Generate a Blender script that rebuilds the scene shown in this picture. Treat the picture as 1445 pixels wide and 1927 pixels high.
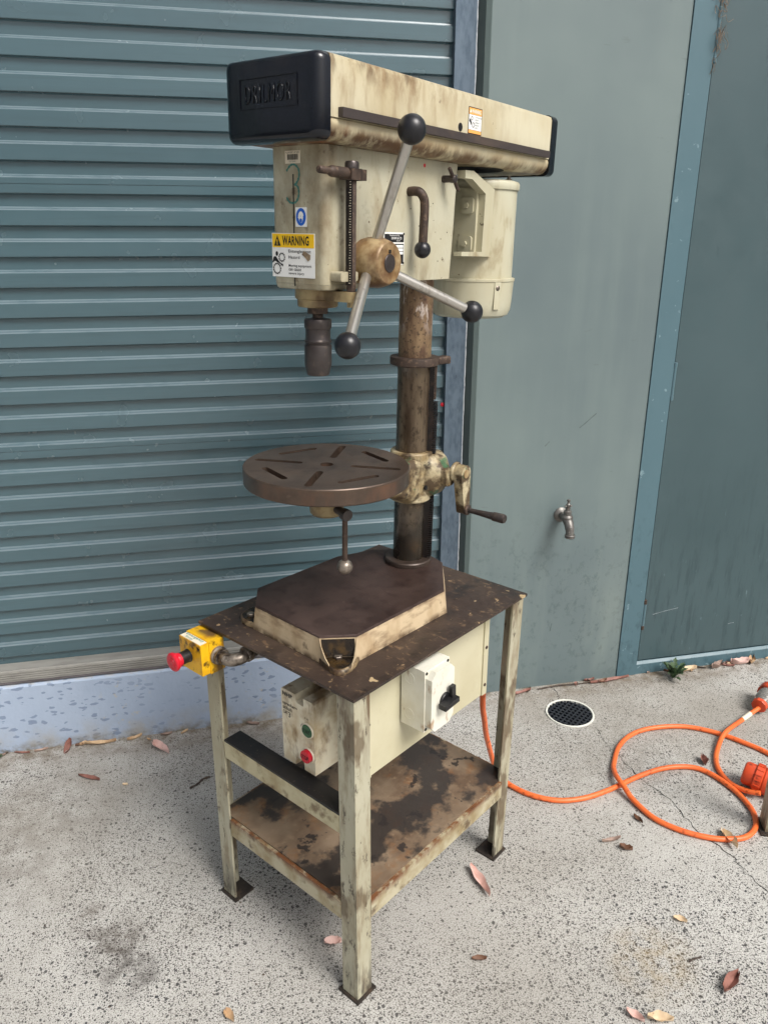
import bpy, bmesh, math, random
from math import sin, cos, pi, radians
from mathutils import Matrix, Vector
random.seed(7)
for o in list(bpy.data.objects): bpy.data.objects.remove(o)
scene = bpy.context.scene
COL = scene.collection

# ------------------------------------------------------------------ camera
CAM_H, TILT, YAW, ROLL = 1.533, 0.34253, 0.21962, 0.00132
fwd = Vector((sin(YAW)*cos(TILT), cos(YAW)*cos(TILT), -sin(TILT)))
rt = Vector((cos(YAW), -sin(YAW), 0)); up = rt.cross(fwd)
r2 = cos(ROLL)*rt + sin(ROLL)*up; u2 = -sin(ROLL)*rt + cos(ROLL)*up
cam = bpy.data.cameras.new('camera'); camo = bpy.data.objects.new('camera', cam); COL.objects.link(camo)
camo.matrix_world = Matrix(((r2.x, u2.x, -fwd.x, 0), (r2.y, u2.y, -fwd.y, 0), (r2.z, u2.z, -fwd.z, CAM_H), (0, 0, 0, 1)))
cam.sensor_fit = 'HORIZONTAL'; cam.sensor_width = 36; cam.lens = 36*1461.76/1445
cam.clip_start = 0.05; cam.clip_end = 300
scene.camera = camo
# ------------------------------------------------------------------ light
SUN_AZ, SUN_EL = radians(147), radians(50)      # azimuth clockwise from +Y
w = bpy.data.worlds.new('World'); scene.world = w; w.use_nodes = True
nt = w.node_tree; nt.nodes.clear()
sky = nt.nodes.new('ShaderNodeTexSky'); sky.sky_type = 'NISHITA'; sky.sun_disc = False
sky.sun_elevation = SUN_EL; sky.sun_rotation = SUN_AZ; sky.air_density = 0.8; sky.dust_density = 6.0; sky.ozone_density = 1.0
bg = nt.nodes.new('ShaderNodeBackground'); bg.inputs[1].default_value = 0.074
wo = nt.nodes.new('ShaderNodeOutputWorld')
hs_ = nt.nodes.new('ShaderNodeHueSaturation'); hs_.inputs['Saturation'].default_value = 0.4      # overcast: nearly white sky
nt.links.new(sky.outputs[0], hs_.inputs['Color']); nt.links.new(hs_.outputs[0], bg.inputs[0]); nt.links.new(bg.outputs[0], wo.inputs[0])
sl = bpy.data.lights.new('sun', 'SUN'); sl.energy = 1.5; sl.angle = radians(26); sl.color = (1.0, 0.97, 0.93)
so = bpy.data.objects.new('sun', sl); COL.objects.link(so)
sd = Vector((sin(SUN_AZ)*cos(SUN_EL), cos(SUN_AZ)*cos(SUN_EL), sin(SUN_EL)))
so.rotation_euler = sd.to_track_quat('Z', 'Y').to_euler(); so.location = sd*20
scene.view_settings.view_transform = 'Standard'; scene.view_settings.look = 'None'
scene.view_settings.gamma = 1; scene.view_settings.exposure = 0.92
scene.view_settings.use_curve_mapping = False
scene.render.engine = 'CYCLES'
scene.cycles.use_adaptive_sampling = True; scene.cycles.adaptive_threshold = 0.02; scene.cycles.adaptive_min_samples = 12
scene.cycles.max_bounces = 5; scene.cycles.diffuse_bounces = 3; scene.cycles.glossy_bounces = 3; scene.cycles.transmission_bounces = 6

# ------------------------------------------------------------------ materials
def C(r, g, b):
    f = lambda c: (c/255/12.92) if c/255 <= .04045 else ((c/255+.055)/1.055)**2.4
    return (f(r), f(g), f(b), 1)
MATS = {}
def pm(name, base, layers=(), rough=.6, metal=0., bump=0., bscale=60, bstretch=(1, 1, 1), coord='obj', rvar=.0, spec=.5, coat=0.):
    """procedural paint/metal: base colour + noise/spot layers; coordinates are the object's own or world position"""
    m = bpy.data.materials.new(name); m.use_nodes = True; n = m.node_tree; N = n.nodes; L = n.links
    b = N['Principled BSDF']
    if coord == 'obj':
        tc = N.new('ShaderNodeTexCoord'); src = tc.outputs['Object']
    else:
        tc = N.new('ShaderNodeNewGeometry'); src = tc.outputs['Position']
    sep = None
    col = None
    def mp(st, off=(0, 0, 0)):
        q = N.new('ShaderNodeMapping'); q.inputs['Scale'].default_value = st; q.inputs['Location'].default_value = off
        L.new(src, q.inputs[0]); return q.outputs[0]
    facs = []
    for i, l in enumerate(layers):
        kind = l.get('kind', 'noise')
        v = mp(l.get('st', (1, 1, 1)), (i*3.1, i*1.7, i*2.3))
        if kind == 'noise':
            t = N.new('ShaderNodeTexNoise'); t.inputs['Scale'].default_value = l['s']; t.inputs['Detail'].default_value = l.get('d', 4)
            t.inputs['Roughness'].default_value = l.get('r', .6); t.inputs['Distortion'].default_value = l.get('dist', 0)
            L.new(v, t.inputs['Vector']); f = t.outputs[0]
        else:
            nn = N.new('ShaderNodeTexNoise'); nn.inputs['Scale'].default_value = l['s']*.8; L.new(v, nn.inputs['Vector'])
            mx = N.new('ShaderNodeMix'); mx.data_type = 'VECTOR'; mx.inputs[0].default_value = l.get('warp', .03)
            L.new(v, mx.inputs[4]); L.new(nn.outputs[1], mx.inputs[5])
            t = N.new('ShaderNodeTexVoronoi'); t.inputs['Scale'].default_value = l['s']; L.new(mx.outputs[1], t.inputs['Vector'])
            # size varies from cell to cell
            sc = N.new('ShaderNodeSeparateColor'); L.new(t.outputs['Color'], sc.inputs[0])
            ml = N.new('ShaderNodeMath'); ml.operation = 'MULTIPLY_ADD'; L.new(sc.outputs[0], ml.inputs[0]); ml.inputs[1].default_value = l.get('vary', .5); L.new(t.outputs['Distance'], ml.inputs[2])
            ng = N.new('ShaderNodeMath'); ng.operation = 'SUBTRACT'; ng.inputs[0].default_value = 1; L.new(ml.outputs[0], ng.inputs[1]); f = ng.outputs[0]
        mr = N.new('ShaderNodeMapRange'); mr.inputs[1].default_value = l['lo']; mr.inputs[2].default_value = l['hi']
        mr.inputs[3].default_value = 0; mr.inputs[4].default_value = l.get('a', 1.)
        L.new(f, mr.inputs[0]); f = mr.outputs[0]
        for mk in l.get('mask', ()):      # ('x'|'y'|'z', from, to): fades in between two coordinates
            if mk[0] == 'up':          # limits the layer to faces that look upwards
                ge = N.new('ShaderNodeNewGeometry'); sn = N.new('ShaderNodeSeparateXYZ'); L.new(ge.outputs['Normal'], sn.inputs[0])
                g = N.new('ShaderNodeMapRange'); g.inputs[1].default_value = mk[1]; g.inputs[2].default_value = mk[2]; L.new(sn.outputs[2], g.inputs[0])
                mu = N.new('ShaderNodeMath'); mu.operation = 'MULTIPLY'; L.new(f, mu.inputs[0]); L.new(g.outputs[0], mu.inputs[1]); f = mu.outputs[0]; continue
            if sep is None:
                sep = N.new('ShaderNodeSeparateXYZ'); L.new(src, sep.inputs[0])
            g = N.new('ShaderNodeMapRange'); g.inputs[1].default_value = mk[1]; g.inputs[2].default_value = mk[2]
            L.new(sep.outputs['xyz'.index(mk[0])], g.inputs[0])
            mu = N.new('ShaderNodeMath'); mu.operation = 'MULTIPLY'; L.new(f, mu.inputs[0]); L.new(g.outputs[0], mu.inputs[1]); f = mu.outputs[0]
        if 'nm' in l:                     # a second, larger noise that decides where this layer shows
            t2 = N.new('ShaderNodeTexNoise'); t2.inputs['Scale'].default_value = l['nm'][0]; t2.inputs['Detail'].default_value = 4; L.new(mp((1, 1, 1), (i+9, i+4, 2)), t2.inputs['Vector'])
            g = N.new('ShaderNodeMapRange'); g.inputs[1].default_value = l['nm'][1]; g.inputs[2].default_value = l['nm'][2]; L.new(t2.outputs[0], g.inputs[0])
            mu = N.new('ShaderNodeMath'); mu.operation = 'MULTIPLY'; L.new(f, mu.inputs[0]); L.new(g.outputs[0], mu.inputs[1]); f = mu.outputs[0]
        x = N.new('ShaderNodeMix'); x.data_type = 'RGBA'; L.new(f, x.inputs[0])
        if col is None: x.inputs[6].default_value = base
        else: L.new(col, x.inputs[6])
        x.inputs[7].default_value = l['c']; col = x.outputs[2]
        if l.get('rgh') is not None: facs.append((f, l['rgh']))
    if col is None: b.inputs['Base Color'].default_value = base
    else: L.new(col, b.inputs['Base Color'])
    b.inputs['Metallic'].default_value = metal; b.inputs['Specular IOR Level'].default_value = spec
    b.inputs['Coat Weight'].default_value = coat
    rs = None
    if rvar or facs:
        t = N.new('ShaderNodeTexNoise'); t.inputs['Scale'].default_value = 14; t.inputs['Detail'].default_value = 3; L.new(mp((1, 1, 1)), t.inputs['Vector'])
        g = N.new('ShaderNodeMapRange'); g.inputs[1].default_value = .3; g.inputs[2].default_value = .7; g.inputs[3].default_value = rough-rvar; g.inputs[4].default_value = rough+rvar
        L.new(t.outputs[0], g.inputs[0]); rs = g.outputs[0]
        for f, rr in facs:
            x = N.new('ShaderNodeMix'); L.new(f, x.inputs[0]); L.new(rs, x.inputs[2]); x.inputs[3].default_value = rr; rs = x.outputs[0]
        L.new(rs, b.inputs['Roughness'])
    else: b.inputs['Roughness'].default_value = rough
    if bump:
        t = N.new('ShaderNodeTexNoise'); t.inputs['Scale'].default_value = bscale; t.inputs['Detail'].default_value = 3; L.new(mp(bstretch), t.inputs['Vector'])
        bp = N.new('ShaderNodeBump'); bp.inputs['Strength'].default_value = 1; bp.inputs['Distance'].default_value = bump
        L.new(t.outputs[0], bp.inputs['Height']); L.new(bp.outputs[0], b.inputs['Normal'])
    MATS[name] = m; return m

BROWN = C(92, 62, 34); DARK = C(38, 30, 24); RUST = C(128, 72, 34); TAN = C(150, 118, 78)
CREAM = C(186, 182, 160)
speck = dict(kind='spots', s=55, lo=.88, hi=.91, c=C(60, 44, 30), vary=.5, warp=.05, a=.8)
chip = dict(s=38, d=8, r=.75, lo=.655, hi=.675, c=C(84, 62, 40), a=.9)
M = {}
M['casting'] = pm('cream_casting_paint', CREAM, [
    dict(s=9, lo=.42, hi=.75, c=C(172, 162, 132), a=.8), dict(s=24, st=(1, 1, .3), lo=.50, hi=.74, c=C(128, 108, 76), a=.65),
    dict(s=9, d=7, r=.68, st=(1, 1, .6), lo=.38, hi=.62, c=C(126, 112, 86), a=.9, mask=(('x', -.27, -.35),)), dict(s=40, lo=.58, hi=.68, c=C(92, 74, 50), a=.7, mask=(('x', -.2, -.36),)), 
    dict(s=14, st=(1, 1, .4), lo=.5, hi=.66, c=C(110, 90, 60), a=.8, mask=(('z', .74, .69),)), speck, chip], rough=.42, rvar=.1, bump=.0006, bscale=120)
M['belt'] = pm('cream_stained_paint', C(196, 189, 163), [
    dict(s=6, st=(1, 1, .6), lo=.40, hi=.66, c=C(172, 156, 120), a=.8),
    dict(s=15, d=8, r=.7, st=(1, 1, .5), lo=.46, hi=.60, c=C(122, 94, 60), a=.85, mask=(('z', .975, 1.03), ('x', .2, -.2))),
    dict(s=34, st=(1, 1, .22), lo=.5, hi=.72, c=C(122, 92, 58), a=.65, mask=(('x', .35, -.3),)),
    dict(s=26, st=(1, 1, .5), lo=.5, hi=.62, c=C(84, 62, 40), a=.85, mask=(('z', 1.005, 1.036), ('x', .3, -.3))), speck, chip], rough=.45, rvar=.12, bump=.0004)
M['tray'] = pm('cream_tray_paint', C(190, 180, 150), [
    dict(s=10, lo=.42, hi=.75, c=C(170, 146, 102), a=.8),
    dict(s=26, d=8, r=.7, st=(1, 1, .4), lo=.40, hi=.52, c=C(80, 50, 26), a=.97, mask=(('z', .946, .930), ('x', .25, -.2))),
    dict(s=18, st=(1, 1, .5), lo=.4, hi=.52, c=C(122, 70, 32), a=.95, mask=(('x', -.33, -.39),)),
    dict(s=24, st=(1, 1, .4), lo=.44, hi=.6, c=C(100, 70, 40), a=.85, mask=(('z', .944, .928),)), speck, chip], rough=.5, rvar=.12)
M['motor'] = pm('cream_motor_paint', C(188, 185, 162), [
    dict(s=6, st=(1, 1, .5), lo=.42, hi=.72, c=C(174, 164, 132), a=.85), dict(s=36, st=(1, 1, .2), lo=.55, hi=.75, c=C(136, 120, 88), a=.6), dict(s=16, st=(1, 1, .5), lo=.56, hi=.68, c=C(140, 124, 92), a=.7), speck, chip], rough=.4, rvar=.1)
M['navy'] = pm('navy_black_plastic', C(12, 16, 24), [dict(s=12, d=7, r=.65, lo=.5, hi=.74, c=C(48, 44, 42), a=.6, rgh=.45), dict(s=40, lo=.62, hi=.75, c=C(64, 56, 48), a=.4, mask=(('up', .2, .9),))], rough=.16, rvar=.05, bump=.0002, bscale=40)
M['ball'] = pm('black_ball_plastic', C(26, 26, 30), [dict(s=60, lo=.6, hi=.8, c=C(56, 54, 54), a=.5)], rough=.34, rvar=.06)
M['bar'] = pm('dark_brown_strip', C(58, 50, 48), [dict(s=30, st=(.3, 1, 1), lo=.5, hi=.8, c=C(84, 70, 60))], rough=.55)
M['steel'] = pm('worn_bright_steel', C(196, 192, 184), [dict(s=40, st=(1, 1, .4), lo=.55, hi=.8, c=C(112, 98, 82), a=.8, rgh=.6), dict(s=90, lo=.66, hi=.74, c=C(84, 60, 40), a=.7)], rough=.3, metal=.85)
M['iron'] = pm('dark_machined_iron', C(64, 54, 48), [dict(s=6, lo=.4, hi=.75, c=C(84, 70, 60)), dict(s=24, lo=.5, hi=.75, c=C(48, 36, 32), a=.7), dict(s=70, st=(1, .3, 1), lo=.62, hi=.8, c=C(120, 106, 92), a=.4)], rough=.46, metal=.35, rvar=.1, bump=.0002, bscale=200)
M['tabletop'] = pm('brown_table_iron', C(80, 67, 58), [dict(s=9, d=6, lo=.4, hi=.66, c=C(100, 84, 72)), dict(s=18, lo=.55, hi=.75, c=C(58, 46, 42), a=.7),
    dict(s=60, lo=.62, hi=.8, c=C(128, 112, 98), a=.35), dict(s=12, st=(1, 1, .4), lo=.5, hi=.7, c=C(120, 86, 66), a=.7, mask=(('z', .352, .35),))], rough=.36, metal=.5, rvar=.08, bump=.0002, bscale=220)
M['gunmetal'] = pm('chuck_gunmetal', C(78, 72, 70), [dict(s=30, lo=.45, hi=.7, c=C(66, 56, 53)), dict(s=70, lo=.58, hi=.75, c=C(124, 110, 96), a=.5)], rough=.4, metal=.6, rvar=.08)
M['rusty'] = pm('brown_rusty_steel', C(76, 62, 53), [dict(s=40, lo=.45, hi=.7, c=C(52, 42, 37)), dict(s=110, lo=.56, hi=.68, c=C(124, 102, 84), a=.65)], rough=.6, metal=.3)
M['hub'] = pm('worn_tan_hub', C(172, 150, 112), [dict(s=26, lo=.40, hi=.6, c=C(134, 104, 66)), dict(s=16, lo=.48, hi=.64, c=C(96, 66, 42), a=.9), dict(s=60, lo=.6, hi=.75, c=C(88, 60, 36), a=.6)], rough=.45, metal=.15, rvar=.1)
M['quill'] = pm('oily_tan_quill', C(160, 142, 104), [dict(s=26, lo=.42, hi=.68, c=C(112, 88, 56)), dict(s=12, lo=.5, hi=.7, c=C(62, 46, 32), a=.85)], rough=.45, metal=.2, rvar=.1)
M['column_up'] = pm('rusty_upper_column', C(120, 98, 74), [dict(s=80, st=(1, 1, .3), lo=.44, hi=.64, c=C(90, 68, 52)), dict(s=14, st=(1, 1, .5), lo=.46, hi=.64, c=C(146, 122, 90), a=.8), dict(s=130, lo=.54, hi=.66, c=C(54, 42, 34), a=.8),
    dict(s=8, st=(1, 1, .6), lo=.42, hi=.5, c=C(92, 58, 50), a=.9, mask=(('z', .57, .62), ('x', -.02, .02))), dict(s=40, st=(1, 1, .4), lo=.52, hi=.57, c=C(190, 178, 168), a=.85, mask=(('z', .58, .64),))], rough=.5, metal=.3, bump=.0005, bscale=240)
M['column_lo'] = pm('oily_lower_column', C(112, 98, 80), [dict(s=40, st=(1, 1, .2), lo=.42, hi=.64, c=C(84, 70, 56)), dict(s=9, st=(1, 1, .6), lo=.52, hi=.68, c=C(126, 120, 114), a=.6, rgh=.22), dict(s=110, st=(1, 1, .5), lo=.54, hi=.66, c=C(50, 40, 32), a=.7),
    dict(s=8, lo=.3, hi=.5, c=C(48, 45, 40), a=.85, rgh=.2, mask=(('z', .24, .2),)), dict(s=16, lo=.45, hi=.6, c=C(104, 80, 52), a=.8, mask=(('z', .13, .07),))], rough=.3, metal=.6, bump=.0002, bscale=160)
M['grease'] = pm('greasy_black_iron', C(30, 26, 24), [dict(s=60, lo=.5, hi=.75, c=C(64, 50, 42))], rough=.38, metal=.4)
M['arm'] = pm('chipped_cream_casting', C(186, 174, 142), [dict(s=14, lo=.42, hi=.58, c=C(136, 116, 80), a=.9), dict(s=22, lo=.46, hi=.58, c=C(70, 54, 36), a=.95), dict(s=26, lo=.6, hi=.66, c=C(58, 98, 66), a=.8), dict(s=46, lo=.6, hi=.7, c=C(40, 32, 24), a=.9)], rough=.5, bump=.0008, bscale=70)
M['base_side'] = pm('cream_base_paint', C(196, 176, 144), [dict(s=16, st=(1, 1, .5), lo=.42, hi=.68, c=C(154, 128, 94), a=.85), dict(s=46, st=(.3, .3, 1), lo=.54, hi=.7, c=C(110, 86, 60), a=.6), dict(s=30, lo=.4, hi=.6, c=C(78, 58, 40), a=.9, mask=(('z', .014, .003),)), dict(s=26, lo=.42, hi=.6, c=C(84, 62, 44), a=.85, mask=(('z', .044, .051),)), dict(s=22, lo=.62, hi=.7, c=C(70, 52, 36), a=.8)], rough=.55, bump=.0005, bscale=90)
M['lug'] = pm('dirty_lug_paint', C(140, 120, 90), [dict(s=30, lo=.42, hi=.58, c=C(72, 54, 36)), dict(s=60, lo=.5, hi=.65, c=C(34, 27, 22), a=.9)], rough=.4)
M['base_top'] = pm('dark_base_iron', C(64, 49, 44), [dict(s=7, lo=.42, hi=.7, c=C(82, 66, 60)), dict(s=28, lo=.5, hi=.75, c=C(44, 30, 28), a=.8), dict(s=80, lo=.64, hi=.75, c=C(100, 84, 76), a=.5)], rough=.48, metal=.3, rvar=.1)
M['oil'] = pm('oily_black_iron', C(34, 28, 22), [dict(s=30, lo=.5, hi=.7, c=C(96, 72, 36), a=.7)], rough=.28, metal=.2, rvar=.1)
M['plate'] = pm('scuffed_brown_steel_plate', C(62, 50, 44), [dict(s=6, lo=.4, hi=.65, c=C(80, 66, 56)), dict(s=14, lo=.52, hi=.7, c=C(40, 34, 32), a=.9, rgh=.3), dict(s=90, st=(1, .5, 1), lo=.58, hi=.68, c=C(128, 104, 80), a=.6),
    dict(s=13, lo=.70, hi=.72, c=C(196, 172, 132), a=.95), dict(s=45, lo=.66, hi=.70, c=C(190, 160, 120), a=.8)], rough=.5, metal=.25, rvar=.1, bump=.0004, bscale=120)
M['stand'] = pm('grimy_cream_stand_paint', C(176, 172, 150), [dict(s=5, st=(1, 1, .5), lo=.42, hi=.66, c=C(150, 142, 116)), dict(s=40, d=7, r=.7, st=(1, 1, .16), lo=.50, hi=.66, c=C(118, 100, 72), a=.7), dict(s=60, d=8, r=.75, st=(1, 1, .3), lo=.58, hi=.64, c=C(58, 46, 34), a=.9), dict(s=14, st=(1, 1, .4), lo=.56, hi=.62, c=C(86, 68, 46), a=.75),
    dict(s=50, st=(1, 1, .2), lo=.45, hi=.58, c=C(54, 46, 38), a=.85, mask=(('z', .13, .02),)), dict(s=34, st=(1, 1, .2), lo=.42, hi=.58, c=C(88, 64, 40), a=.85, mask=(('z', .56, .73),))], rough=.48, rvar=.1, bump=.0004, bscale=90)
M['rail'] = pm('rusty_cream_rail_paint', C(180, 172, 146), [dict(s=16, lo=.42, hi=.64, c=C(146, 130, 96)), dict(s=34, lo=.36, hi=.54, c=C(108, 66, 36), a=.97, mask=(('z', .228, .243),)), dict(s=24, lo=.58, hi=.68, c=C(80, 58, 38), a=.8)], rough=.55)
M['midrail'] = pm('cream_mid_rail_paint', C(184, 176, 144), [dict(s=14, lo=.45, hi=.7, c=C(150, 134, 98)), dict(s=24, lo=.55, hi=.68, c=C(96, 72, 46), a=.8)], rough=.55)
M['black_top'] = pm('black_greasy_paint', C(22, 22, 24), [dict(s=120, lo=.62, hi=.72, c=C(70, 60, 52)), dict(s=8, lo=.52, hi=.7, c=C(44, 38, 34))], rough=.5)
M['shelf'] = pm('rusty_oil_stained_shelf', C(126, 108, 88), [dict(s=9, lo=.4, hi=.65, c=C(96, 76, 58)), dict(s=16, lo=.54, hi=.7, c=C(128, 86, 48), a=.8), dict(s=40, lo=.55, hi=.72, c=C(150, 128, 102), a=.5),
    dict(s=5.5, d=7, r=.6, lo=.47, hi=.52, c=C(44, 39, 37), a=.9, rgh=.42), dict(s=19, lo=.6, hi=.64, c=C(40, 34, 32), a=.9)], rough=.6, rvar=.08, bump=.0003)
M['foot'] = pm('dark_steel_foot', C(50, 44, 40), [dict(s=40, lo=.5, hi=.7, c=C(80, 66, 54))], rough=.6, metal=.3)
M['panel'] = pm('pale_cream_sheet', C(196, 190, 162), [dict(s=5, lo=.45, hi=.75, c=C(182, 174, 142)), dict(s=24, st=(1, 1, .4), lo=.6, hi=.75, c=C(158, 142, 104), a=.5), dict(kind='spots', s=34, lo=.93, hi=.96, c=C(84, 66, 44), vary=.6, warp=.05)], rough=.42)
M['whitebox'] = pm('off_white_plastic', C(222, 220, 206), [dict(s=14, lo=.5, hi=.75, c=C(200, 192, 168), a=.6), dict(s=34, st=(1, 1, .45), lo=.60, hi=.68, c=C(150, 106, 60), a=.7), dict(kind='spots', s=60, lo=.92, hi=.95, c=C(84, 70, 50), vary=.5, warp=.05)], rough=.4)
M['starter'] = pm('yellowed_box_plastic', C(224, 216, 192), [dict(s=16, lo=.46, hi=.66, c=C(190, 168, 128), a=.85), dict(s=26, st=(1, 1, .5), lo=.52, hi=.68, c=C(126, 98, 64), a=.85), dict(s=16, st=(1, 1, .4), lo=.45, hi=.62, c=C(120, 94, 62), a=.8, mask=(('z', .6, .65),))], rough=.42)
M['yellow'] = pm('grimy_yellow_plastic', C(226, 176, 22), [dict(s=26, lo=.5, hi=.72, c=C(190, 128, 14)), dict(s=34, lo=.56, hi=.66, c=C(70, 48, 20), a=.9), dict(s=24, lo=.42, hi=.56, c=C(92, 70, 48), a=.9, mask=(('x', -.026, -.012),))], rough=.42, bump=.0006, bscale=120)
M['red'] = pm('red_button_plastic', C(200, 22, 44), [dict(s=50, lo=.6, hi=.75, c=C(120, 14, 24), a=.6)], rough=.36)
M['green'] = pm('green_button_plastic', C(34, 88, 52), [], rough=.36)
M['blackp'] = pm('black_plastic', C(24, 24, 26), [dict(s=60, lo=.55, hi=.75, c=C(48, 46, 44))], rough=.4)
M['fitting'] = pm('dirty_metal_fitting', C(140, 130, 118), [dict(s=30, lo=.45, hi=.62, c=C(52, 42, 36), a=.95), dict(s=70, lo=.6, hi=.7, c=C(200, 196, 186), a=.6)], rough=.34, metal=.5)
M['hose'] = pm('black_conduit', C(26, 23, 22), [dict(s=40, lo=.55, hi=.7, c=C(96, 78, 56), a=.6)], rough=.35)
M['void'] = pm('black_recess', C(10, 9, 9), [], rough=.8)
M['pink_ink'] = pm('black_print', C(20, 20, 22), [], rough=.6)
M['ink'] = M['pink_ink']
M['white'] = pm('white_print', C(236, 236, 232), [dict(s=30, lo=.6, hi=.75, c=C(206, 196, 176), a=.5)], rough=.45)
M['label'] = pm('cream_label_paper', C(228, 218, 196), [], rough=.55)
M['wyellow'] = pm('warning_yellow_print', C(244, 196, 24), [], rough=.45)
M['worange'] = pm('warning_orange_print', C(244, 174, 92), [], rough=.45)
M['blue'] = pm('sign_blue_print', C(24, 96, 196), [], rough=.45)
M['teal'] = pm('teal_hand_paint', C(58, 118, 108), [dict(s=60, lo=.5, hi=.75, c=C(84, 134, 120))], rough=.5)
M['teal_ink'] = pm('teal_marker', C(40, 130, 116), [], rough=.5)
M['orange'] = pm('orange_cable_sheath', C(236, 112, 54), [dict(s=60, lo=.58, hi=.68, c=C(120, 50, 22), a=.7), dict(s=9, lo=.5, hi=.75, c=C(222, 98, 46), a=.7), dict(s=110, d=6, r=.7, lo=.6, hi=.66, c=C(60, 32, 20), a=.85, nm=(9, .48, .6))], rough=.42, coord='pos')
M['orangep'] = pm('orange_plug_plastic', C(204, 74, 38), [dict(s=40, lo=.58, hi=.7, c=C(90, 36, 18), a=.8)], rough=.38)
M['clear'] = None
M['tap'] = pm('weathered_brass_tap', C(120, 118, 114), [dict(s=60, lo=.45, hi=.7, c=C(92, 88, 84)), dict(s=120, lo=.58, hi=.7, c=C(168, 164, 156), a=.6)], rough=.45, metal=.6)
M['drainrim'] = pm('white_pvc_rim', C(214, 214, 204), [dict(s=30, lo=.55, hi=.75, c=C(160, 154, 140))], rough=.5)
M['drainbar'] = pm('dark_drain_grate', C(26, 30, 38), [dict(s=60, lo=.5, hi=.7, c=C(42, 44, 48))], rough=.45)
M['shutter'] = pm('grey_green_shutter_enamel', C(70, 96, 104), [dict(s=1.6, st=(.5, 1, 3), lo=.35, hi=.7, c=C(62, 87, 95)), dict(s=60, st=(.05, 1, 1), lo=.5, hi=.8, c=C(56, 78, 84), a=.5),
    dict(s=30, st=(.3, 1, 1), lo=.15, hi=.5, c=C(122, 136, 142), a=.6, mask=(('up', .35, .75),)), dict(kind='spots', s=26, st=(.5, 1, 1), lo=.80, hi=.84, c=C(48, 58, 62), vary=.6, warp=.06, mask=(('up', .35, .75), ('z', 1.15, .85))),  # grey ledge dust doubles as a painted highlight on up-facing faces
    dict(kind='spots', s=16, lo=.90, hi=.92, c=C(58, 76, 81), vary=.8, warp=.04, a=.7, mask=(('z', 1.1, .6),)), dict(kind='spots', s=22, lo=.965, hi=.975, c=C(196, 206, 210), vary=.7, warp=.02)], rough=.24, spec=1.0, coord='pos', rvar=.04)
M['ledge_dust_highlight'] = M['shutter']
M['galv'] = pm('galvanised_steel', C(98, 113, 127), [dict(s=90, st=(1, 1, .35), lo=.42, hi=.65, c=C(80, 95, 109)), dict(s=26, st=(1, 1, .4), lo=.5, hi=.72, c=C(110, 125, 138), a=.6), dict(s=60, st=(1, 1, .3), lo=.66, hi=.7, c=C(60, 70, 84), a=.8)], rough=.42, metal=.45, coord='pos')
M['galv_edge'] = pm('bright_zinc_edge', C(206, 212, 216), [dict(s=60, lo=.5, hi=.7, c=C(160, 168, 176))], rough=.5, metal=.3, coord='pos')
M['wall'] = pm('grey_green_wall_sheet', C(112, 126, 125), [dict(s=1.4, lo=.35, hi=.7, c=C(98, 112, 114)), dict(s=9, st=(1, 1, .1), lo=.5, hi=.75, c=C(118, 132, 129), a=.45), dict(s=44, d=6, r=.7, st=(1, 1, .7), lo=.53, hi=.63, c=C(84, 98, 98), a=.75, mask=(('z', .72, .4),)), dict(s=5, st=(1, 1, .25), lo=.5, hi=.72, c=C(134, 146, 140), a=.5, mask=(('z', .62, .3),)),
    dict(s=3, lo=.5, hi=.7, c=C(102, 116, 118), a=.5, mask=(('z', .7, .1),)), dict(s=26, st=(.4, 1, 1.6), lo=.69, hi=.73, c=C(98, 110, 110), a=.7), dict(kind='spots', s=17, lo=.965, hi=.975, c=C(206, 210, 204), vary=.7, warp=.03)], rough=.4, coord='pos', rvar=.06, bump=.0005, bscale=2.5)
M['bead'] = pm('grey_corner_bead_paint', C(100, 114, 112), [dict(kind='spots', s=60, lo=.93, hi=.95, c=C(40, 46, 46), vary=.6, warp=.03)], rough=.42, coord='pos')
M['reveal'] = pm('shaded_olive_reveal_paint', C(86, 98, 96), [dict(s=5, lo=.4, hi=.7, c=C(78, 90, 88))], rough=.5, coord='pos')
M['frame'] = pm('blue_grey_frame_paint', C(82, 110, 119), [dict(s=2, st=(1, 1, .4), lo=.4, hi=.7, c=C(76, 103, 112)), dict(s=44, d=6, r=.7, st=(1, 1, .5), lo=.53, hi=.65, c=C(62, 86, 94), a=.75, mask=(('z', .8, .3),)), dict(s=30, lo=.66, hi=.7, c=C(138, 162, 168), a=.6)], rough=.38, coord='pos', rvar=.06)
M['door'] = pm('blue_green_door_paint', C(68, 87, 91), [dict(s=1.5, lo=.35, hi=.7, c=C(60, 79, 83)), dict(s=50, d=6, r=.7, st=(1, 1, .14), lo=.5, hi=.66, c=C(48, 66, 70), a=.7, mask=(('z', .9, .3),)), dict(s=70, st=(1, 1, .25), lo=.68, hi=.73, c=C(120, 142, 146), a=.5, mask=(('z', .8, .3),)),
    dict(kind='spots', s=15, lo=.965, hi=.975, c=C(196, 206, 206), vary=.7, warp=.05)], rough=.36, coord='pos', rvar=.08, bump=.0005, bscale=3)
M['darkgap'] = pm('dark_door_gap', C(14, 17, 18), [], rough=.8)
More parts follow.
